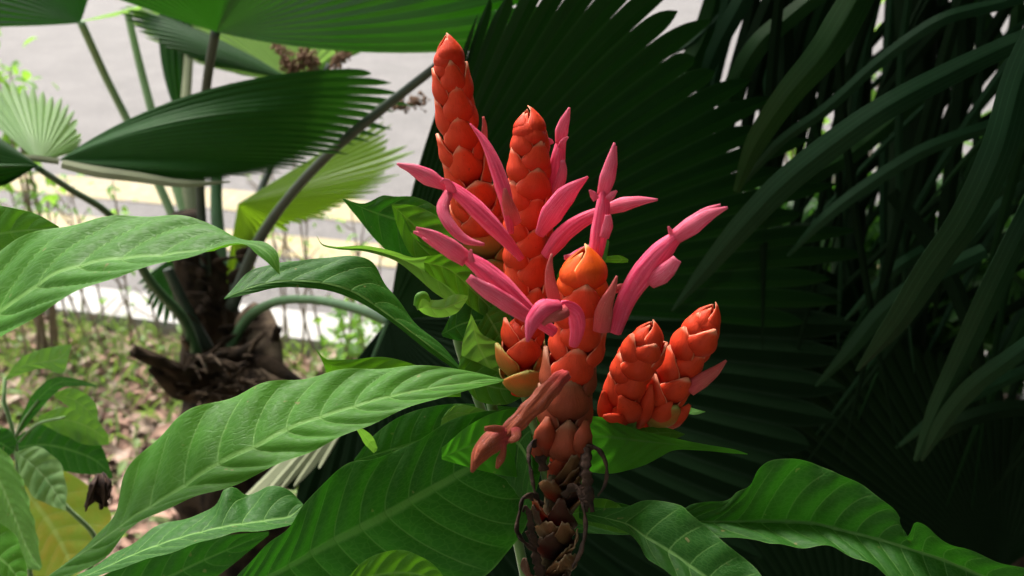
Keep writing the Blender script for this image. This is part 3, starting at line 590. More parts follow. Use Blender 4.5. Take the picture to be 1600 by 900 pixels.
for k in range(84):    # deeper, darker leaves of the same plant: they come in from the upper right and droop
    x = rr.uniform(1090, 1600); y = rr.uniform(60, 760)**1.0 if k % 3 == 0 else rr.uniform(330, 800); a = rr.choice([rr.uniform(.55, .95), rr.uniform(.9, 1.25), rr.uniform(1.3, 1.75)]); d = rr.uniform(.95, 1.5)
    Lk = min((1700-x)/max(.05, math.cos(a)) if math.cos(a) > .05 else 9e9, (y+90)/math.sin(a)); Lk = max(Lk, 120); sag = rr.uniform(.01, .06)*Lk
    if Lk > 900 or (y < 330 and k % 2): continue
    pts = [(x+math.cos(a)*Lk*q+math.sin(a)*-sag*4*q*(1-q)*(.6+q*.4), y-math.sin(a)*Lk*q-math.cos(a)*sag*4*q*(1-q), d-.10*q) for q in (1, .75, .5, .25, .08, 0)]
    w0 = rr.uniform(10, 23); T.append((pts, [w0*.8, w0, w0, w0*.9, w0*.5, 2], rr.choice(['fan_shade_black', 'fan_shade_black', 'strap', 'fan_shade_dark'])))
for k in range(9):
    x0 = 1075+k*22+rr.uniform(-8, 8); T.append(([(x0+rr.uniform(60, 130), -90, 1.02), (x0+55, 20, 1.02), (x0+20, 150, 1.03), (x0-10, 300+rr.uniform(-60, 80), 1.06)], [22, 26, 22, 3], rr.choice(['fan_shade_black', 'fan_shade_dark', 'strap'])))
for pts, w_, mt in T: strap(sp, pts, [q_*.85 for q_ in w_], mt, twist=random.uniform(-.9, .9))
dp = thing('shade_palm', 'nearly black pleated palm leaves in deep shade at lower right', 'palm', tuple(G(1500, 1000)))
ptube('trunk', [(1650, 1300, 1.5), (1600, 900, 1.5), (1560, 620, 1.5)], [40, 36, 30], M['fibre'], dp, n=20)
fan(dp, (1500, 560, 1.35), [(1180, 380, 1.2), (1110, 440, 1.15), (1070, 520, 1.12), (1050, 620, 1.1), (1080, 720, 1.1), (1150, 800, 1.12), (1260, 860, 1.15)], [(1330, 440, 1.3), (1290, 480, 1.25), (1270, 520, 1.22), (1260, 580, 1.2), (1270, 640, 1.2), (1310, 690, 1.22), (1370, 720, 1.25)], 30, 'fan_shade_black', pleat=.22, notch=.03, split=.95)
fan(dp, (1560, 900, 1.25), [(1100, 700, 1.1), (1150, 620, 1.1), (1250, 560, 1.1), (1380, 540, 1.12), (1480, 560, 1.15), (1600, 640, 1.2), (1680, 720, 1.2)], None, 28, 'fan_shade_black', pleat=.07, notch=.03, split=.95)
fan(dp, (1330, 1060, 1.3), [(760, 900, 1.25), (800, 720, 1.25), (960, 560, 1.25), (1180, 480, 1.25), (1380, 520, 1.25), (1560, 640, 1.25), (1700, 800, 1.25)], None, 30, 'fan_shade_black', pleat=.06, notch=.03, split=.95)
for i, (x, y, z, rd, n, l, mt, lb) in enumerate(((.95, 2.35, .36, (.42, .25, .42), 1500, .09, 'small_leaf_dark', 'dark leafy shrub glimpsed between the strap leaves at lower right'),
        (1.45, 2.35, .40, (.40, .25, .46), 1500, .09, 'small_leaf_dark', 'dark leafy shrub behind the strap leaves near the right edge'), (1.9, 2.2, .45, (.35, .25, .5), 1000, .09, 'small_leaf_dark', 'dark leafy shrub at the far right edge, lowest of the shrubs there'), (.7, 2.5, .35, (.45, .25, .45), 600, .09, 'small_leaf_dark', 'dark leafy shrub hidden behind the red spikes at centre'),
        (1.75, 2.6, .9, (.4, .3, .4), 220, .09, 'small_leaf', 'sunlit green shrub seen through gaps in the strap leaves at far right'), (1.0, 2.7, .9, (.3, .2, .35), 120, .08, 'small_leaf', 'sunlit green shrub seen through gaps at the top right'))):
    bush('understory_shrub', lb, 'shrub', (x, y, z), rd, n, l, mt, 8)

# tree crown overhead and foliage behind the photographer: the shade the flowers stand in
ct = thing('shade_tree', 'leafy shade tree whose crown hangs above the plants, beyond the top edge', 'tree', (2.2, -0.9, 0))
tube('trunk', np.array([[2.2, -.9, -.02], [2.15, -.85, 1.2], [2.0, -.8, 2.6], [1.6, -.7, 3.4]]), [.16, .13, .11, .07], M['fibre'], ct, n=40, seg=16)
cs = []
def canopy(n, lo, hi):
    for _ in range(n): cs.append(np.array([RNG.uniform(a, b) for a, b in zip(lo, hi)]))
canopy(2600, (-2.6, -2.6, 2.15), (3.2, .75, 3.1)); canopy(3000, (.15, .3, 1.95), (3.2, 3.0, 2.9)); canopy(500, (.4, -2.3, .2), (2.6, -1.3, 2.6)); canopy(1600, (1.7, -1.2, .1), (2.9, 2.0, 2.4))
L = RNG.uniform(.16, .34, len(cs)); v, f = leafquads(cs, [rdir() for _ in cs], [unit(np.array([RNG.normal()*.6, RNG.normal()*.6, 1.])) for _ in cs], L, L*.5)
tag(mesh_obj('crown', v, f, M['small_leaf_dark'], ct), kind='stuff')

# ================================================================== LEFT SHRUB (leaves reaching in from the left)
ls = thing('broad_leaved_shrub', 'shrub outside the left edge reaching in with broad veined green leaves', 'shrub', (-0.42, 0.42, 0))
ptube('stem', [(-260, 2400, .62), (-200, 1400, .5), (-120, 960, .44), (-140, 640, .42), (-160, 420, .42)], [10, 9, 8, 6], M['stem'], ls, n=40)
leaf(ls, [(-150, 480), (-70, 420), (0, 392), (60, 362), (130, 346), (210, 336), (290, 341), (345, 354), (383, 377), (415, 381), (432, 395), (438, 428)],
     [(-150, 560), (-60, 520), (24, 472), (84, 430), (160, 408), (250, 400), (330, 390), (384, 380), (408, 388), (424, 402), (437, 429)],
     [(-150, 640), (-80, 600), (0, 530), (60, 490), (130, 452), (220, 421), (300, 399), (384, 383), (400, 396), (418, 410), (436, 429)], (.40, .38), 'leaf', nv=10, du=.03, dl=-.015, quilt=.16, slope=.2, h=16, n=110)
leaf(ls, [(-120, 330), (-40, 318), (20, 325), (60, 336), (92, 354)], [(-120, 380), (-40, 372), (20, 362), (60, 358), (92, 355)], [(-120, 430), (-40, 420), (20, 400), (60, 376), (92, 356)], (.47, .46), 'leaf', nv=7, quilt=.12)
leaf(ls, [(20, 935), (75, 903), (140, 852), (176, 802), (190, 755), (227, 703), (283, 653), (340, 623), (400, 604), (480, 590), (560, 576), (650, 572), (720, 577), (787, 593)],
     [(20, 945), (75, 900), (151, 849), (208, 809), (272, 771), (340, 726), (408, 694), (453, 669), (520, 646), (600, 622), (690, 604), (787, 594)],
     [(20, 955), (80, 915), (150, 880), (205, 828), (255, 797), (300, 778), (345, 765), (400, 742), (470, 712), (550, 675), (620, 645), (700, 618), (787, 596)], (.38, .44), 'leaf', nv=15, du=.02, dl=-.012, quilt=.16, slope=.10, h=18, n=150, ripple=.06)
leaf(ls, [(90, 915), (135, 892), (195, 855), (258, 818), (335, 792), (350, 765), (364, 762), (382, 773), (420, 759), (450, 766), (474, 788)],
     [(90, 918), (150, 893), (220, 862), (290, 838), (350, 824), (410, 815), (455, 806), (474, 789)],
     [(90, 922), (140, 905), (200, 884), (285, 857), (370, 832), (440, 825), (468, 812), (474, 790)], (.46, .50), 'leaf_deep_shaded', nv=12, du=.02, dl=-.01, quilt=.14, slope=.12)
leaf(ls, [(60, 960), (200, 880), (330, 840), (420, 830)], [(60, 980), (200, 930), (330, 870), (420, 832)], [(60, 1000), (220, 980), (340, 900), (420, 836)], (.56, .6), 'leaf_deep_shaded', nv=10)

# ================================================================== FLOWERING SHRUB (main)
fsb = G(860, 1500); MB_ = P(860, 940, .47)
fs = thing('flowering_shrub', 'flowering shrub with red-orange bract spikes, pink tubular flowers and broad leaves at centre', 'flowering plant', (MB_[0], MB_[1]+.02, 0))
# stems
tube('stem', np.stack([np.array([MB_[0], MB_[1]+.02, -.01]), np.array([MB_[0]+.02, MB_[1]+.02, .6]), P(850, 1300, .5), P(852, 1000, .46), P(856, 900, .447), P(866, 800, .443), P(876, 720, .44), P(884, 660, .438)]), [.008, .008, .0075, .0075, .0075, .0065, .006], M['dried_stem'], fs, n=80, seg=14, bump=lambda u, a: .12*math.sin(60*u+2*a)+.06*math.sin(5*a+30*u))
for pts, r in (([(862, 1100, .50), (800, 800, .50), (770, 640, .50), (752, 540, .50), (765, 470, .505)], [9, 8, 8, 8]), ([(800, 760, .505), (745, 620, .51), (714, 530, .51), (706, 478, .515)], [7, 7, 7, 6]),
               ([(866, 1000, .48), (862, 800, .48), (840, 690, .48), (815, 600, .48)], [8, 7, 7]), ([(900, 760, .46), (945, 700, .47), (975, 665, .475)], [7, 7, 6]), ([(930, 720, .475), (990, 690, .485), (1015, 660, .487)], [6, 6, 6])):
    ptube('branch', pts, r, M['stem'], fs, n=30, seg=12)
# leaves of the main shrub
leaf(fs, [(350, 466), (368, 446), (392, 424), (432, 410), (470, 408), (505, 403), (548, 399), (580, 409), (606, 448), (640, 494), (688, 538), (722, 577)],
     [(350, 467), (390, 450), (440, 440), (500, 442), (550, 456), (600, 488), (655, 528), (722, 579)][::1], [(350, 468), (395, 458), (430, 450), (480, 450), (520, 456), (565, 474), (618, 508), (668, 548), (718, 582)], (.45, .49), 'leaf_deep_shaded', nv=10, du=.015, slope=.18, quilt=.14)
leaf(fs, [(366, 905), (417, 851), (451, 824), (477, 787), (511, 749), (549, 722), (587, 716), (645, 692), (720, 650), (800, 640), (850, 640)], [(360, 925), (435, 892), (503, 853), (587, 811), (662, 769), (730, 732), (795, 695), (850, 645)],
     [(370, 990), (480, 990), (600, 985), (700, 935), (760, 895), (806, 850), (832, 790), (845, 730), (852, 650)], (.455, .50), 'leaf_deep_shaded', nv=14, du=-.005, dl=.008, slope=.13, h=20, n=130, quilt=.12, label='broad dark shaded leaf under the brown flower')
leaf(fs, [(553, 718), (572, 694), (590, 675), (625, 651), (681, 634), (738, 631), (800, 636), (850, 640)], [(553, 720), (620, 700), (680, 682), (745, 662), (850, 648)], [(553, 722), (640, 730), (700, 720), (770, 690), (850, 655)], (.51, .52), 'leaf_deep_shaded', nv=10, quilt=.14)
leaf(fs, [(690, 700), (740, 660), (790, 640), (850, 640)], [(690, 715), (750, 690), (800, 668), (860, 650)], [(690, 718), (740, 732), (794, 744), (834, 744), (875, 700)], (.47, .49), 'leaf_thin', nv=8, quilt=.12)
leaf(fs, [(1168, 709), (1150, 703), (1100, 694), (1055, 685), (1003, 673), (975, 664), (940, 652), (890, 650)], [(1168, 709.5), (1147, 706), (1100, 700), (1050, 694), (1000, 688), (950, 682), (885, 680)], [(1168, 710), (1140, 708), (1095, 704), (1052, 704), (1030, 715), (1003, 728), (973, 737), (940, 740), (880, 725)], (.46, .46), 'leaf_thin', nv=9, slope=.2, quilt=.10, label='translucent leaf with a long thin tip at right')
leaf(fs, [(1070, 678), (1040, 668), (1005, 668), (980, 672)], [(1070, 678), (1040, 676), (1000, 680), (975, 690)], [(1070, 679), (1045, 690), (1010, 695), (975, 700)], (.475, .485), 'leaf', nv=6)
leaf(fs, [(1102, 643), (1090, 640), (1072, 634)], [(1102, 643), (1088, 643), (1070, 640)], [(1102, 644), (1085, 648), (1066, 644)], (.48, .49), 'leaf', nv=3)
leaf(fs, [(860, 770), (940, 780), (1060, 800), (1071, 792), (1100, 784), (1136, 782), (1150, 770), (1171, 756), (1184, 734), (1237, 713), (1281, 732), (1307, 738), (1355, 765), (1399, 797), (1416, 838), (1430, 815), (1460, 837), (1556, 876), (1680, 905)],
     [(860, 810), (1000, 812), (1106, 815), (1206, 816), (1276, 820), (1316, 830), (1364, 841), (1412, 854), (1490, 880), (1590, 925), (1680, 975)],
     [(860, 830), (980, 835), (1060, 830), (1136, 842), (1184, 842), (1206, 850), (1294, 855), (1337, 872), (1390, 902), (1460, 950), (1560, 1010), (1680, 1040)], (.47, .40), 'leaf_deep_shaded', nv=24, du=.0, dl=-.01, slope=.07, h=18, n=170, quilt=.14, ripple=.05, label='long broad leaf at lower right with a notched edge')
leaf(fs, [(905, 790), (974, 793), (1009, 782), (1066, 791), (1084, 806), (1119, 837), (1162, 872), (1195, 905), (1230, 950)], [(905, 800), (985, 822), (1005, 837), (1053, 867), (1097, 898), (1160, 940), (1230, 955)], [(905, 810), (985, 835), (998, 850), (1009, 870), (1049, 899), (1120, 960), (1230, 965)], (.44, .37), 'leaf_deep_shaded', nv=10, slope=.1, quilt=.16, ripple=.08, label='short curling leaf below the brown stem')
leaf(fs, [(880, 800), (915, 782), (945, 779), (985, 800)], [(880, 805), (925, 800), (960, 815), (990, 830)], [(880, 815), (925, 822), (955, 830), (990, 835)], (.46, .45), 'leaf', nv=5)
leaf(fs, [(535, 310), (568, 318), (600, 305), (615, 307), (650, 308), (690, 330), (760, 440)], [(535, 310), (580, 330), (625, 345), (670, 365), (760, 450)], [(535, 311), (560, 342), (590, 378), (620, 402), (660, 400), (765, 455)], (.51, .52), 'leaf_deep_shaded', nv=9, quilt=.14)
leaf(fs, [(495, 368), (502, 380), (520, 385), (572, 384), (612, 392), (645, 402), (684, 400), (712, 415), (745, 500)], [(495, 368), (504, 382), (525, 387), (575, 390), (620, 402), (660, 422), (695, 446), (745, 505)], [(495, 369), (503, 383), (525, 389), (575, 394), (618, 408), (648, 430), (676, 455), (704, 474), (742, 510)], (.47, .50), 'leaf_young', nv=9, label='narrow light green leaf with a curled hair-thin tip')
leaf(fs, [(612, 318), (650, 322), (700, 350), (745, 420), (770, 470)], [(612, 320), (640, 345), (680, 385), (720, 430), (770, 472)], [(612, 322), (625, 365), (660, 415), (705, 455), (768, 476)], (.505, .515), 'leaf', nv=8, quilt=.16)
leaf(fs, [(668, 400), (700, 398), (745, 430), (790, 500)], [(662, 410), (700, 420), (740, 455), (790, 505)], [(664, 425), (700, 448), (735, 480), (785, 510)], (.48, .50), 'leaf', nv=7, quilt=.16)
leaf(fs, [(690, 520), (715, 480), (750, 470), (800, 500)], [(690, 522), (725, 505), (760, 500), (800, 512)], [(692, 526), (730, 535), (765, 530), (800, 524)], (.495, .50), 'leaf_deep_shaded', nv=6, quilt=.16)
leaf(fs, [(778, 470), (800, 500), (812, 540), (812, 590)], [(760, 490), (778, 520), (795, 555), (810, 594)], [(745, 510), (752, 550), (775, 580), (808, 598)], (.49, .492), 'leaf', nv=7, quilt=.18)
leaf(fs, [(640, 360), (660, 380), (690, 395), (730, 440)], [(625, 330), (650, 375), (685, 410), (730, 450)], [(618, 345), (640, 395), (680, 430), (725, 460)], (.50, .51), 'leaf', nv=5)
leaf(fs, [(648, 476), (660, 462), (672, 468), (690, 468), (712, 460), (731, 462)], [(652, 485), (665, 480), (690, 482), (712, 474), (731, 465)], [(649, 478), (662, 490), (684, 496), (712, 490), (731, 467)], (.455, .47), 'leaf_young', nv=5, quilt=.1, label='small curled light green leaf')
petal(fs, [(649, 478, .452), (655, 463, .45), (665, 461, .452), (672, 470, .455)], [3, 5, 5, 2], 'small_leaf', name='leaf_curl', cup=.55)
leaf(fs, [(738, 494), (752, 520), (790, 545), (806, 598)], [(736, 490), (748, 540), (768, 580), (790, 625)], [(735, 494), (722, 540), (724, 580), (770, 625)], (.475, .49), 'leaf_young', nv=7, quilt=.16)
leaf(fs, [(720, 555), (765, 575), (800, 590), (830, 600)], [(715, 580), (755, 600), (790, 608), (830, 605)], [(720, 590), (745, 625), (790, 632), (830, 612)], (.48, .485), 'leaf', nv=6, quilt=.18)
leaf(fs, [(700, 640), (715, 632), (735, 634), (770, 645)], [(690, 655), (715, 645), (740, 648), (770, 655)], [(688, 668), (705, 660), (740, 660), (770, 662)], (.50, .50), 'leaf_young', nv=5)
leaf(fs, [(554, 664), (570, 672), (582, 682), (590, 700)], [(554, 664), (566, 676), (575, 688), (588, 705)], [(554, 665), (562, 680), (570, 694), (584, 708)], (.50, .51), 'leaf_young', nv=4)
leaf(fs, [(494, 545), (508, 560), (540, 562), (600, 558), (640, 567), (720, 600)], [(494, 546), (508, 566), (540, 574), (600, 580), (640, 590), (720, 610)], [(494, 547), (507, 572), (514, 590), (570, 610), (640, 620), (720, 620)], (.49, .51), 'leaf', nv=8, quilt=.14)
leaf(fs, [(540, 905), (565, 880), (600, 862), (640, 862), (680, 885), (700, 910)], [(530, 915), (580, 900), (640, 895), (700, 912)], [(530, 925), (590, 940), (650, 935), (700, 914)], (.40, .41), 'leaf', nv=7, quilt=.2)
leaf(fs, [(980, 404), (968, 399), (950, 400), (930, 402)], [(982, 406), (968, 405), (950, 406), (930, 408)], [(981, 410), (966, 411), (948, 410), (930, 412)], (.50, .50), 'leaf', nv=3)
leaf(fs, [(940, 366), (920, 380), (890, 400), (870, 430)], [(948, 372), (930, 400), (900, 425), (870, 440)], [(952, 378), (945, 410), (915, 440), (870, 450)], (.50, .49), 'leaf_deep_shaded', nv=4)
leaf(fs, [(790, 640), (822, 640), (830, 690), (832, 760)], [(780, 700), (805, 690), (822, 710), (834, 770)], [(775, 740), (800, 760), (820, 790), (836, 800)], (.49, .47), 'leaf_deep_shaded', nv=5)

# ---- spikes: axis runs base -> top
red = lambda h: 'bract'
S1 = spike(fs, [(760, 445, .525), (755, 390, .52), (744, 320, .505), (728, 260, .495), (716, 190, .485), (706, 120, .475), (697, 52, .468)], [44, 44, 40, 36, 33, 32, 27], 17, .15, lambda h: 'bract_green' if h < .14 else 'bract', flare0=.25, tipk=.14, pw=1.05)
S2b = spike(fs, [(815, 615, .478), (815, 560, .474), (820, 500, .468)], [36, 36, 32], 5, .3, lambda h: 'bract_green' if h < .2 else 'bract', flare0=.5)
S2 = spike(fs, [(822, 505, .468), (824, 440, .462), (824, 370, .456), (826, 300, .45), (828, 235, .445), (824, 170, .44)], [38, 42, 40, 38, 36, 30], 14, .5, red)
S3 = spike(fs, [(880, 720, .437), (882, 660, .433), (888, 600, .428), (900, 540, .422), (908, 470, .414), (912, 392, .405)], [44, 46, 44, 46, 48, 44], 11, .05, lambda h: 'bract_brown' if h < .1 else ('bract_brown' if h < .28 else ('bract' if h < .74 else 'bract_orange')), flare0=.15, tipk=.2, len_k=2.2)
S4 = spike(fs, [(963, 662, .478), (972, 625, .472), (988, 580, .464), (1003, 550, .457), (1016, 510, .45)], [30, 34, 36, 34, 27], 8, .25, red, flare0=.05, label='tilted short red spike right of the main stem')
S5 = spike(fs, [(1018, 662, .49), (1035, 625, .482), (1062, 575, .474), (1088, 530, .466), (1112, 482, .458)], [33, 37, 36, 33, 24], 9, .4, lambda h: 'bract_green' if h < .08 else 'bract', flare0=.2)
for pts, w_ in (([(975, 668, .476), (958, 655, .468), (946, 632, .464), (943, 610, .463)], [12, 17, 14, 2]), ([(985, 668, .474), (985, 650, .462), (975, 632, .458), (968, 618, .458)], [14, 22, 18, 2]), ([(990, 668, .474), (1005, 648, .466), (1014, 622, .462), (1017, 600, .462)], [10, 14, 10, 1.5]), ([(975, 672, .47), (968, 664, .462), (955, 655, .459), (942, 650, .459)], [12, 16, 12, 2])):
    petal(S4, pts, w_, 'bract', name='open_bract', cup=.5)
for pts, w_ in (([(1012, 672, .486), (1002, 655, .478), (1003, 635, .475), (1010, 618, .475)], [12, 16, 14, 2]), ([(1025, 672, .484), (1035, 655, .472), (1042, 640, .469), (1050, 628, .469)], [14, 22, 18, 2]), ([(1035, 668, .486), (1055, 655, .478), (1070, 643, .476), (1078, 632, .476)], [12, 15, 11, 2])):
    petal(S5, pts, w_, 'bract', name='open_bract', cup=.5)
# ---- pink corollas and buds (sub-parts of the spike they grow from)
corolla(S2, [(798, 365, .425), (790, 310, .42), (772, 255, .418), (754, 218, .418), (734, 193, .418)], [5, 10, 13, 11, 7, 1.2])
corolla(S2, [(815, 405, .42), (790, 375, .415), (745, 328, .412), (705, 295, .41), (685, 284, .41)], [6, 10, 14, 15, 12, 8])
petal(S2, [(696, 292, .408), (668, 274, .406), (640, 262, .405), (620, 256, .405)], [6, 11, 8, 1], cup=.42)
petal(S2, [(690, 288, .411), (662, 276, .41), (640, 264, .409), (624, 259, .408)], [7, 10, 6, 1], cup=.9)
petal(S2, [(708, 302, .407), (699, 285, .404), (694, 282, .403), (688, 284, .402)], [6, 7, 4, 1], cup=.4)
petal(S2, [(702, 298, .407), (692, 325, .402), (705, 352, .4), (728, 374, .401), (757, 382, .404)], [7, 9, 9, 7, 1.5], cup=.5)
corolla(S2, [(858, 330, .455), (866, 285, .452), (872, 240, .45), (877, 218, .45)], [7, 12, 15, 12, 8])
petal(S2, [(875, 225, .448), (879, 200, .446), (885, 182, .445), (890, 168, .445)], [7, 10, 7, 1], cup=.42)
petal(S2, [(876, 232, .446), (880, 222, .444), (884, 217, .443), (888, 214, .442)], [5, 5, 3, .8], cup=.4)
petal(S2, [(862, 225, .447), (860, 220, .446), (857, 216, .445)], [4, 3, .8], cup=.4)
petal(S2, [(866, 330, .452), (873, 290, .448), (880, 265, .447), (879, 250, .447)], [7, 10, 8, 3], cup=.42)
petal(S2, [(842, 368, .435), (862, 335, .425), (890, 300, .42), (919, 276, .418)], [7, 17, 15, 1], 'pink', name='pink_bract', cup=.35)
petal(S2, [(806, 352, .424), (796, 325, .418), (791, 308, .416), (789, 294, .416)], [10, 11, 8, 1.5], 'pink_pale', name='pink_bract', cup=.5)
corolla(S2, [(852, 400, .445), (885, 362, .44), (920, 338, .438), (955, 326, .438)], [10, 15, 14, 11, 8])
petal(S2, [(945, 328, .437), (972, 320, .434), (1000, 314, .432), (1028, 312, .431)], [8, 11, 7, 1], cup=.42)
petal(S2, [(950, 325, .438), (975, 316, .436), (1000, 313, .435), (1022, 312, .434)], [7, 8, 5, 1], cup=.55)
petal(S2, [(935, 385, .435), (910, 396, .43), (895, 402, .427), (882, 402, .425)], [6, 9, 8, 3], cup=.5)
corolla(S3, [(925, 420, .415), (934, 380, .412), (940, 330, .41), (943, 300, .41)], [10, 13, 15, 13, 9])
petal(S3, [(942, 305, .409), (948, 280, .406), (955, 252, .405), (960, 223, .405)], [9, 11, 8, 1], cup=.42)
petal(S3, [(944, 303, .411), (952, 280, .411), (958, 255, .41), (962, 228, .409)], [7, 9, 6, 1], cup=.55)
petal(S3, [(932, 312, .407), (926, 303, .406), (921, 297, .405)], [5, 5, 1], cup=.4)
petal(S3, [(950, 312, .407), (958, 303, .406), (964, 298, .405)], [5, 5, 1], cup=.4)
petal(S3, [(944, 372, .407), (950, 350, .405), (950, 336, .404)], [7, 8, 4], cup=.5)
corolla(S3, [(960, 520, .412), (978, 470, .408), (1010, 420, .402), (1045, 380, .398), (1062, 366, .397)], [11, 15, 18, 22, 19, 9])
petal(S3, [(1055, 372, .395), (1085, 352, .392), (1110, 335, .39), (1137, 324, .388)], [10, 13, 9, 1.2], cup=.42)
petal(S3, [(1055, 368, .399), (1085, 345, .398), (1108, 328, .397), (1126, 320, .396)], [9, 10, 7, 1], cup=.55)
petal(S3, [(1055, 374, .397), (1048, 362, .396), (1044, 354, .395)], [5, 4, 1.2], cup=.4)
petal(S3, [(1015, 445, .40), (1040, 425, .394), (1052, 412, .392), (1058, 405, .391)], [8, 14, 12, 7], cup=.42)
corolla(S3, [(866, 520, .40), (830, 492, .395), (785, 450, .39), (745, 415, .387), (722, 398, .386)], [9, 12, 17, 19, 16, 9])
petal(S3, [(730, 404, .384), (700, 384, .38), (675, 368, .378), (650, 356, .376)], [10, 13, 9, 1.5], cup=.42)
petal(S3, [(725, 405, .387), (700, 388, .386), (672, 372, .385), (646, 362, .384)], [10, 12, 8, 1], cup=.55)
petal(S3, [(728, 408, .385), (700, 393, .383), (680, 383, .382), (660, 372, .381)], [9, 9, 5, 1], cup=.5)
petal(S3, [(826, 496, .39), (780, 466, .383), (748, 446, .38), (732, 434, .379)], [10, 13, 12, 6], cup=.42)
petal(S3, [(738, 410, .383), (735, 398, .382), (736, 390, .381)], [4, 4, 1.2], cup=.4)
corolla(S3, [(896, 540, .398), (902, 512, .392), (898, 488, .388), (882, 477, .385), (862, 485, .382)], [8, 11, 14, 13, 10, 6], flat=.75)
petal(S3, [(878, 478, .379), (852, 484, .374), (834, 506, .373), (824, 534, .374)], [9, 15, 12, 1.5], 'pink', cup=.7)
petal(S3, [(888, 484, .381), (872, 492, .377), (856, 500, .376), (848, 508, .376)], [9, 10, 7, 2], 'pink_pale', cup=.5)
petal(S3, [(868, 475, .402), (860, 440, .397), (859, 415, .395), (862, 396, .395)], [10, 9, 6, 1], 'pink_pale', name='pink_bract', cup=.4)
petal(S3, [(940, 520, .405), (946, 480, .399), (957, 452, .397), (964, 431, .397)], [13, 14, 8, 1], 'pink_pale', name='pink_bract', cup=.4)
petal(S3, [(955, 455, .412), (975, 448, .41), (985, 446, .41)], [5, 6, 2], 'pink_pale', name='pink_bract', cup=.4)
petal(S5, [(1075, 610, .468), (1098, 595, .464), (1118, 580, .462), (1135, 563, .461)], [12, 12, 8, 1], 'pink_pale', name='pink_bract', cup=.5)
petal(S1, [(752, 240, .49), (756, 215, .486), (757, 195, .485), (755, 182, .485)], [6, 6, 4, 1], 'pink_pale', name='pink_bract', cup=.5)
# withered flower hanging left, dried ribbons on the old stem
corolla(S3, [(884, 585, .405), (862, 605, .395), (830, 640, .388), (795, 675, .384), (778, 690, .383)], [10, 15, 17, 16, 14, 10], 'salmon', name='withered_corolla', crumple=.16)
petal(S3, [(795, 678, .382), (765, 695, .378), (748, 715, .376), (737, 738, .375)], [12, 18, 13, 1.5], 'salmon', name='withered_lobe', cup=.42)
petal(S3, [(790, 672, .381), (768, 690, .377), (752, 705, .375), (742, 722, .374)], [8, 12, 9, 1.5], 'salmon', name='withered_lobe', cup=.9)
petal(S3, [(788, 672, .38), (772, 670, .377), (757, 670, .376)], [5, 5, 3], 'salmon', name='withered_lobe', cup=.5)
petal(S3, [(788, 690, .381), (786, 708, .379), (780, 722, .378), (776, 732, .378)], [3, 4, 6, 1.5], 'salmon', name='withered_lobe', cup=.5)
petal(S3, [(806, 668, .381), (806, 682, .378), (796, 690, .377)], [7, 7, 3], 'salmon', name='withered_lobe', cup=.5)
rib = [([(850, 735, .43), (840, 700, .425), (830, 692, .42), (826, 710, .418), (830, 740, .417), (836, 770, .417)], [8, 9, 8, 7]), ([(910, 745, .425), (916, 712, .42), (924, 698, .416), (938, 706, .413), (948, 730, .412), (944, 760, .412), (934, 775, .412)], [6, 8, 9, 7, 3]),
       ([(918, 700, .414), (916, 730, .41), (920, 765, .409), (926, 800, .41)], [6, 8, 8, 3]), ([(846, 790, .43), (832, 775, .425), (818, 778, .42), (812, 800, .418), (808, 830, .418), (822, 850, .418), (838, 862, .42)], [6, 7, 8, 8, 5]),
       ([(838, 855, .425), (830, 825, .42), (826, 800, .417), (820, 792, .416), (817, 800, .415)], [5, 6, 5, 3]), ([(880, 775, .425), (900, 762, .418), (910, 785, .414), (915, 825, .413), (908, 860, .415), (895, 885, .42)], [6, 9, 8, 8, 5]), ([(905, 760, .416), (915, 778, .413), (916, 800, .412)], [8, 8, 3]),
       ([(848, 905, .43), (840, 880, .426), (832, 850, .424), (822, 830, .423)], [8, 8, 5, 2])]
for pts, r in rib:
    ptube('dried_leaf', pts, [x*.95 for x in r], M['dried'], fs, n=48, seg=10, flat=.35, bump=lambda u, a: .25*math.sin(23*u+2*a)+.15*math.sin(51*u))
rq = random.Random(5)
def ragged(parent, x, y, d, hw, hh, mt, lean):
    n = 14; m_ = 11; v = []; at = []; C0 = P(x, y, d); r = hw*d/F; H_ = hh*d/F; k1, k2, k3 = rq.uniform(0, 6), rq.uniform(0, 6), rq.uniform(.7, 1.3)
    for i in range(n):
        t = i/(n-1)
        for j in range(m_):
            s_ = -1+2*j/(m_-1); a = s_*(1.35-.35*t); tear = 1-.30*abs(s_)**1.5-.10*math.sin(2.2*s_*k3+k1)*t-.04*math.sin(9*s_+k2)*t
            rr_ = r*(.80+.25*math.sin(2.4*t)-.38*t**3+.05*math.sin(13*s_+k1)*t+.07*math.sin(9*t+k2+4*s_))
            v.append(C0+np.array([math.sin(a+lean)*rr_, -math.cos(a+lean)*rr_*.9, 0])+np.array([0, 0, 1.])*(H_*(t*tear-.5)) + np.array([lean*.3*H_*t, -.25*H_*t*t, 0])); at.append((s_*.5, t, t))
    mesh_obj('dried_bract', v, gridfaces(n, m_), M[mt], parent, at, solid=.0006)
for k in range(24):
    y = 700+k*10.5; ragged(fs, 880-(y-700)*.10+rq.uniform(-7, 7), y, .437, rq.uniform(20, 29), rq.uniform(50, 84), rq.choice(['bract_dry', 'bract_dry', 'dried_skin', 'bract_brown' if y < 830 else 'bract_dry']), rq.uniform(-1.2, 1.2))
for (x, y, d, hw, hh, mt) in ((846, 700, .432, 13, 40, 'bract_brown'), (855, 685, .428, 18, 56, 'bract_brown'), (915, 690, .424, 15, 56, 'bract_brown')):
    petal(fs, [(x, y+hh*.5, d), (x-3, y+hh*.1, d-.008), (x, y-hh*.3, d-.009), (x+2, y-hh*.6, d-.006)], [hw*.5, hw*.95, hw*.9, hw*.2], mt, name='dried_bract', cup=.55, solid=.0008)
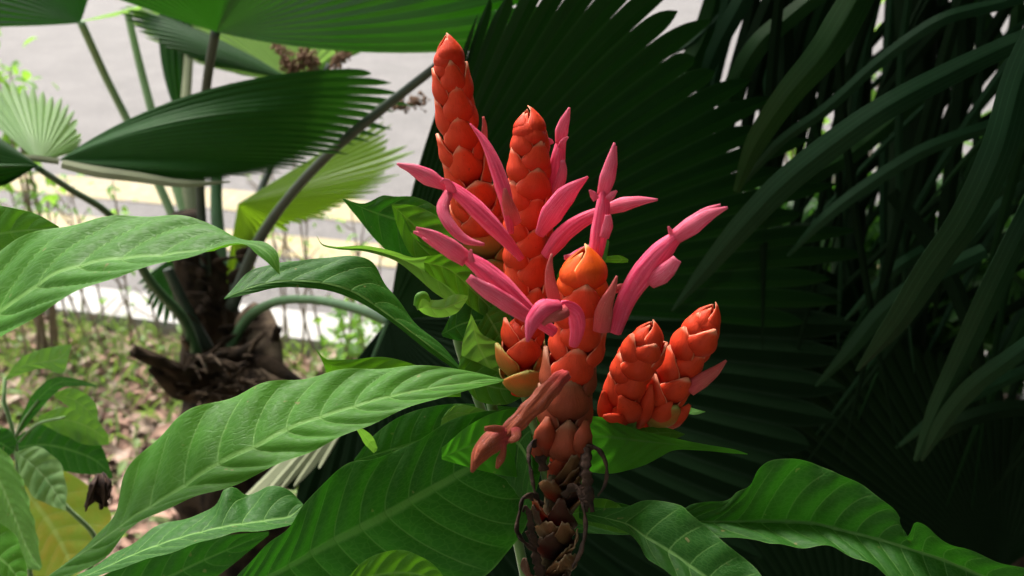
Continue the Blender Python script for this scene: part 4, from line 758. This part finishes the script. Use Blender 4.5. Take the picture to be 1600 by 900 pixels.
# green bud clusters where the side spikes start
for (x, y, d, s) in ((745, 425, .50, 1.0), (998, 655, .478, .9), (985, 672, .476, .8)):
    for k in range(3):
        a = -1.57+(k-1)*.6; petal(fs, [(x, y+14*s, d), (x+math.cos(a)*10*s, y+math.sin(a)*8*s, d-.008), (x+math.cos(a)*20*s, y+math.sin(a)*22*s, d-.006)], [9*s, 12*s, 8*s, 1], 'bud_green', name='green_bract', cup=.42)

# ================================================================== YOUNG PLANT, bottom left
yp = thing('young_plant', 'young plant with thin arching leaves and one yellowing leaf at bottom left', 'plant', tuple(G(20, 1100)))
for pts, r in (([(110, 1500, .95), (60, 1000, .85), (30, 760, .82), (22, 680, .82), (5, 620, .82), (8, 590, .82)], [6, 5, 4, 3]), ([(60, 1000, .86), (150, 845, .84), (102, 790, .82), (60, 740, .82)], [5, 4, 3]), ([(24, 684, .82), (38, 655, .81), (60, 625, .8)], [2, 2]), ([(30, 690, .82), (60, 662, .8), (100, 652, .79)], [2, 2])):
    ptube('stem', pts, r, M['stem'], yp, n=30, seg=8)
leaf(yp, [(8, 592), (30, 562), (60, 547), (90, 541), (112, 538)], [(8, 593), (35, 572), (65, 566), (92, 560), (112, 539)], [(8, 595), (40, 582), (70, 576), (96, 583), (112, 541)], (.8, .78), 'leaf_young', nv=7, name='leaf')
leaf(yp, [(22, 684), (38, 640), (60, 606), (85, 590), (120, 592), (150, 602)], [(22, 685), (45, 645), (68, 615), (92, 598), (122, 597), (150, 603)], [(24, 686), (50, 655), (76, 625), (98, 606), (124, 603), (150, 604)], (.82, .76), 'leaf_deep_shaded', nv=8)
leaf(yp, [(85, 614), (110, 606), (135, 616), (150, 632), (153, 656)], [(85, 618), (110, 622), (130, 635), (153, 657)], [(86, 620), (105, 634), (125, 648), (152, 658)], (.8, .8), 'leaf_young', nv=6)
leaf(yp, [(15, 690), (60, 664), (110, 660), (150, 684), (176, 742)], [(18, 700), (70, 695), (115, 705), (150, 720), (176, 744)], [(22, 712), (70, 728), (110, 738), (145, 742), (175, 748)], (.85, .84), 'leaf_deep_shaded', nv=9)
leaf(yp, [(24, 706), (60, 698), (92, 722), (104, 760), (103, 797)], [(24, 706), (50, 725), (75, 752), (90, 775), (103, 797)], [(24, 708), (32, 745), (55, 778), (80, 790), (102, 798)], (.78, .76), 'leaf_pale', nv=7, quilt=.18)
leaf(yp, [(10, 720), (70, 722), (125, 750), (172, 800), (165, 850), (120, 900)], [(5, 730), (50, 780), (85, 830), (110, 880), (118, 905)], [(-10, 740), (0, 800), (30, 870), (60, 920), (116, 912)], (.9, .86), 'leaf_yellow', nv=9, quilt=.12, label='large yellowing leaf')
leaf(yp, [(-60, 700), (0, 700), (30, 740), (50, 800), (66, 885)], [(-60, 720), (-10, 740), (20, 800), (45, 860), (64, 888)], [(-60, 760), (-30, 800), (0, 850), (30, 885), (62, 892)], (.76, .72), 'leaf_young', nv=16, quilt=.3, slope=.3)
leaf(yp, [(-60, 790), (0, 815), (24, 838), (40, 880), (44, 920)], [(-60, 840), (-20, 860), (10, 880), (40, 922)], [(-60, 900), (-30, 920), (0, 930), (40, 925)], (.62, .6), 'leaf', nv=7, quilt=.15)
leaf(yp, [(0, 668), (12, 670), (25, 690), (22, 705)], [(-20, 690), (0, 692), (22, 706)], [(-30, 730), (0, 722), (20, 708)], (.8, .8), 'leaf_deep_shaded', nv=5)
leaf(yp, [(60, 650), (100, 636), (140, 645), (170, 680)], [(60, 655), (100, 655), (140, 668), (170, 690)], [(60, 660), (100, 680), (135, 695), (170, 695)], (.84, .84), 'leaf_young', nv=7)
dl = thing('withered_leaf', 'black crumpled withered leaf hanging beside the pale leaf at bottom left', 'dead leaf', tuple(P(155, 735, .7)))
for k in range(11):
    a = random.uniform(-1, 1); x = 155+a*8; petal(dl, [(x, 738+random.uniform(0, 8), .7), (x+random.uniform(-10, 10), 755+random.uniform(-5, 8), .695+random.uniform(-.01, .01)), (x+random.uniform(-20, 18), 780+random.uniform(-14, 18), .7+random.uniform(-.01, .01))], [3, 11, 9, 2], 'dried', name='crumpled_piece', cup=random.uniform(-.8, .9))
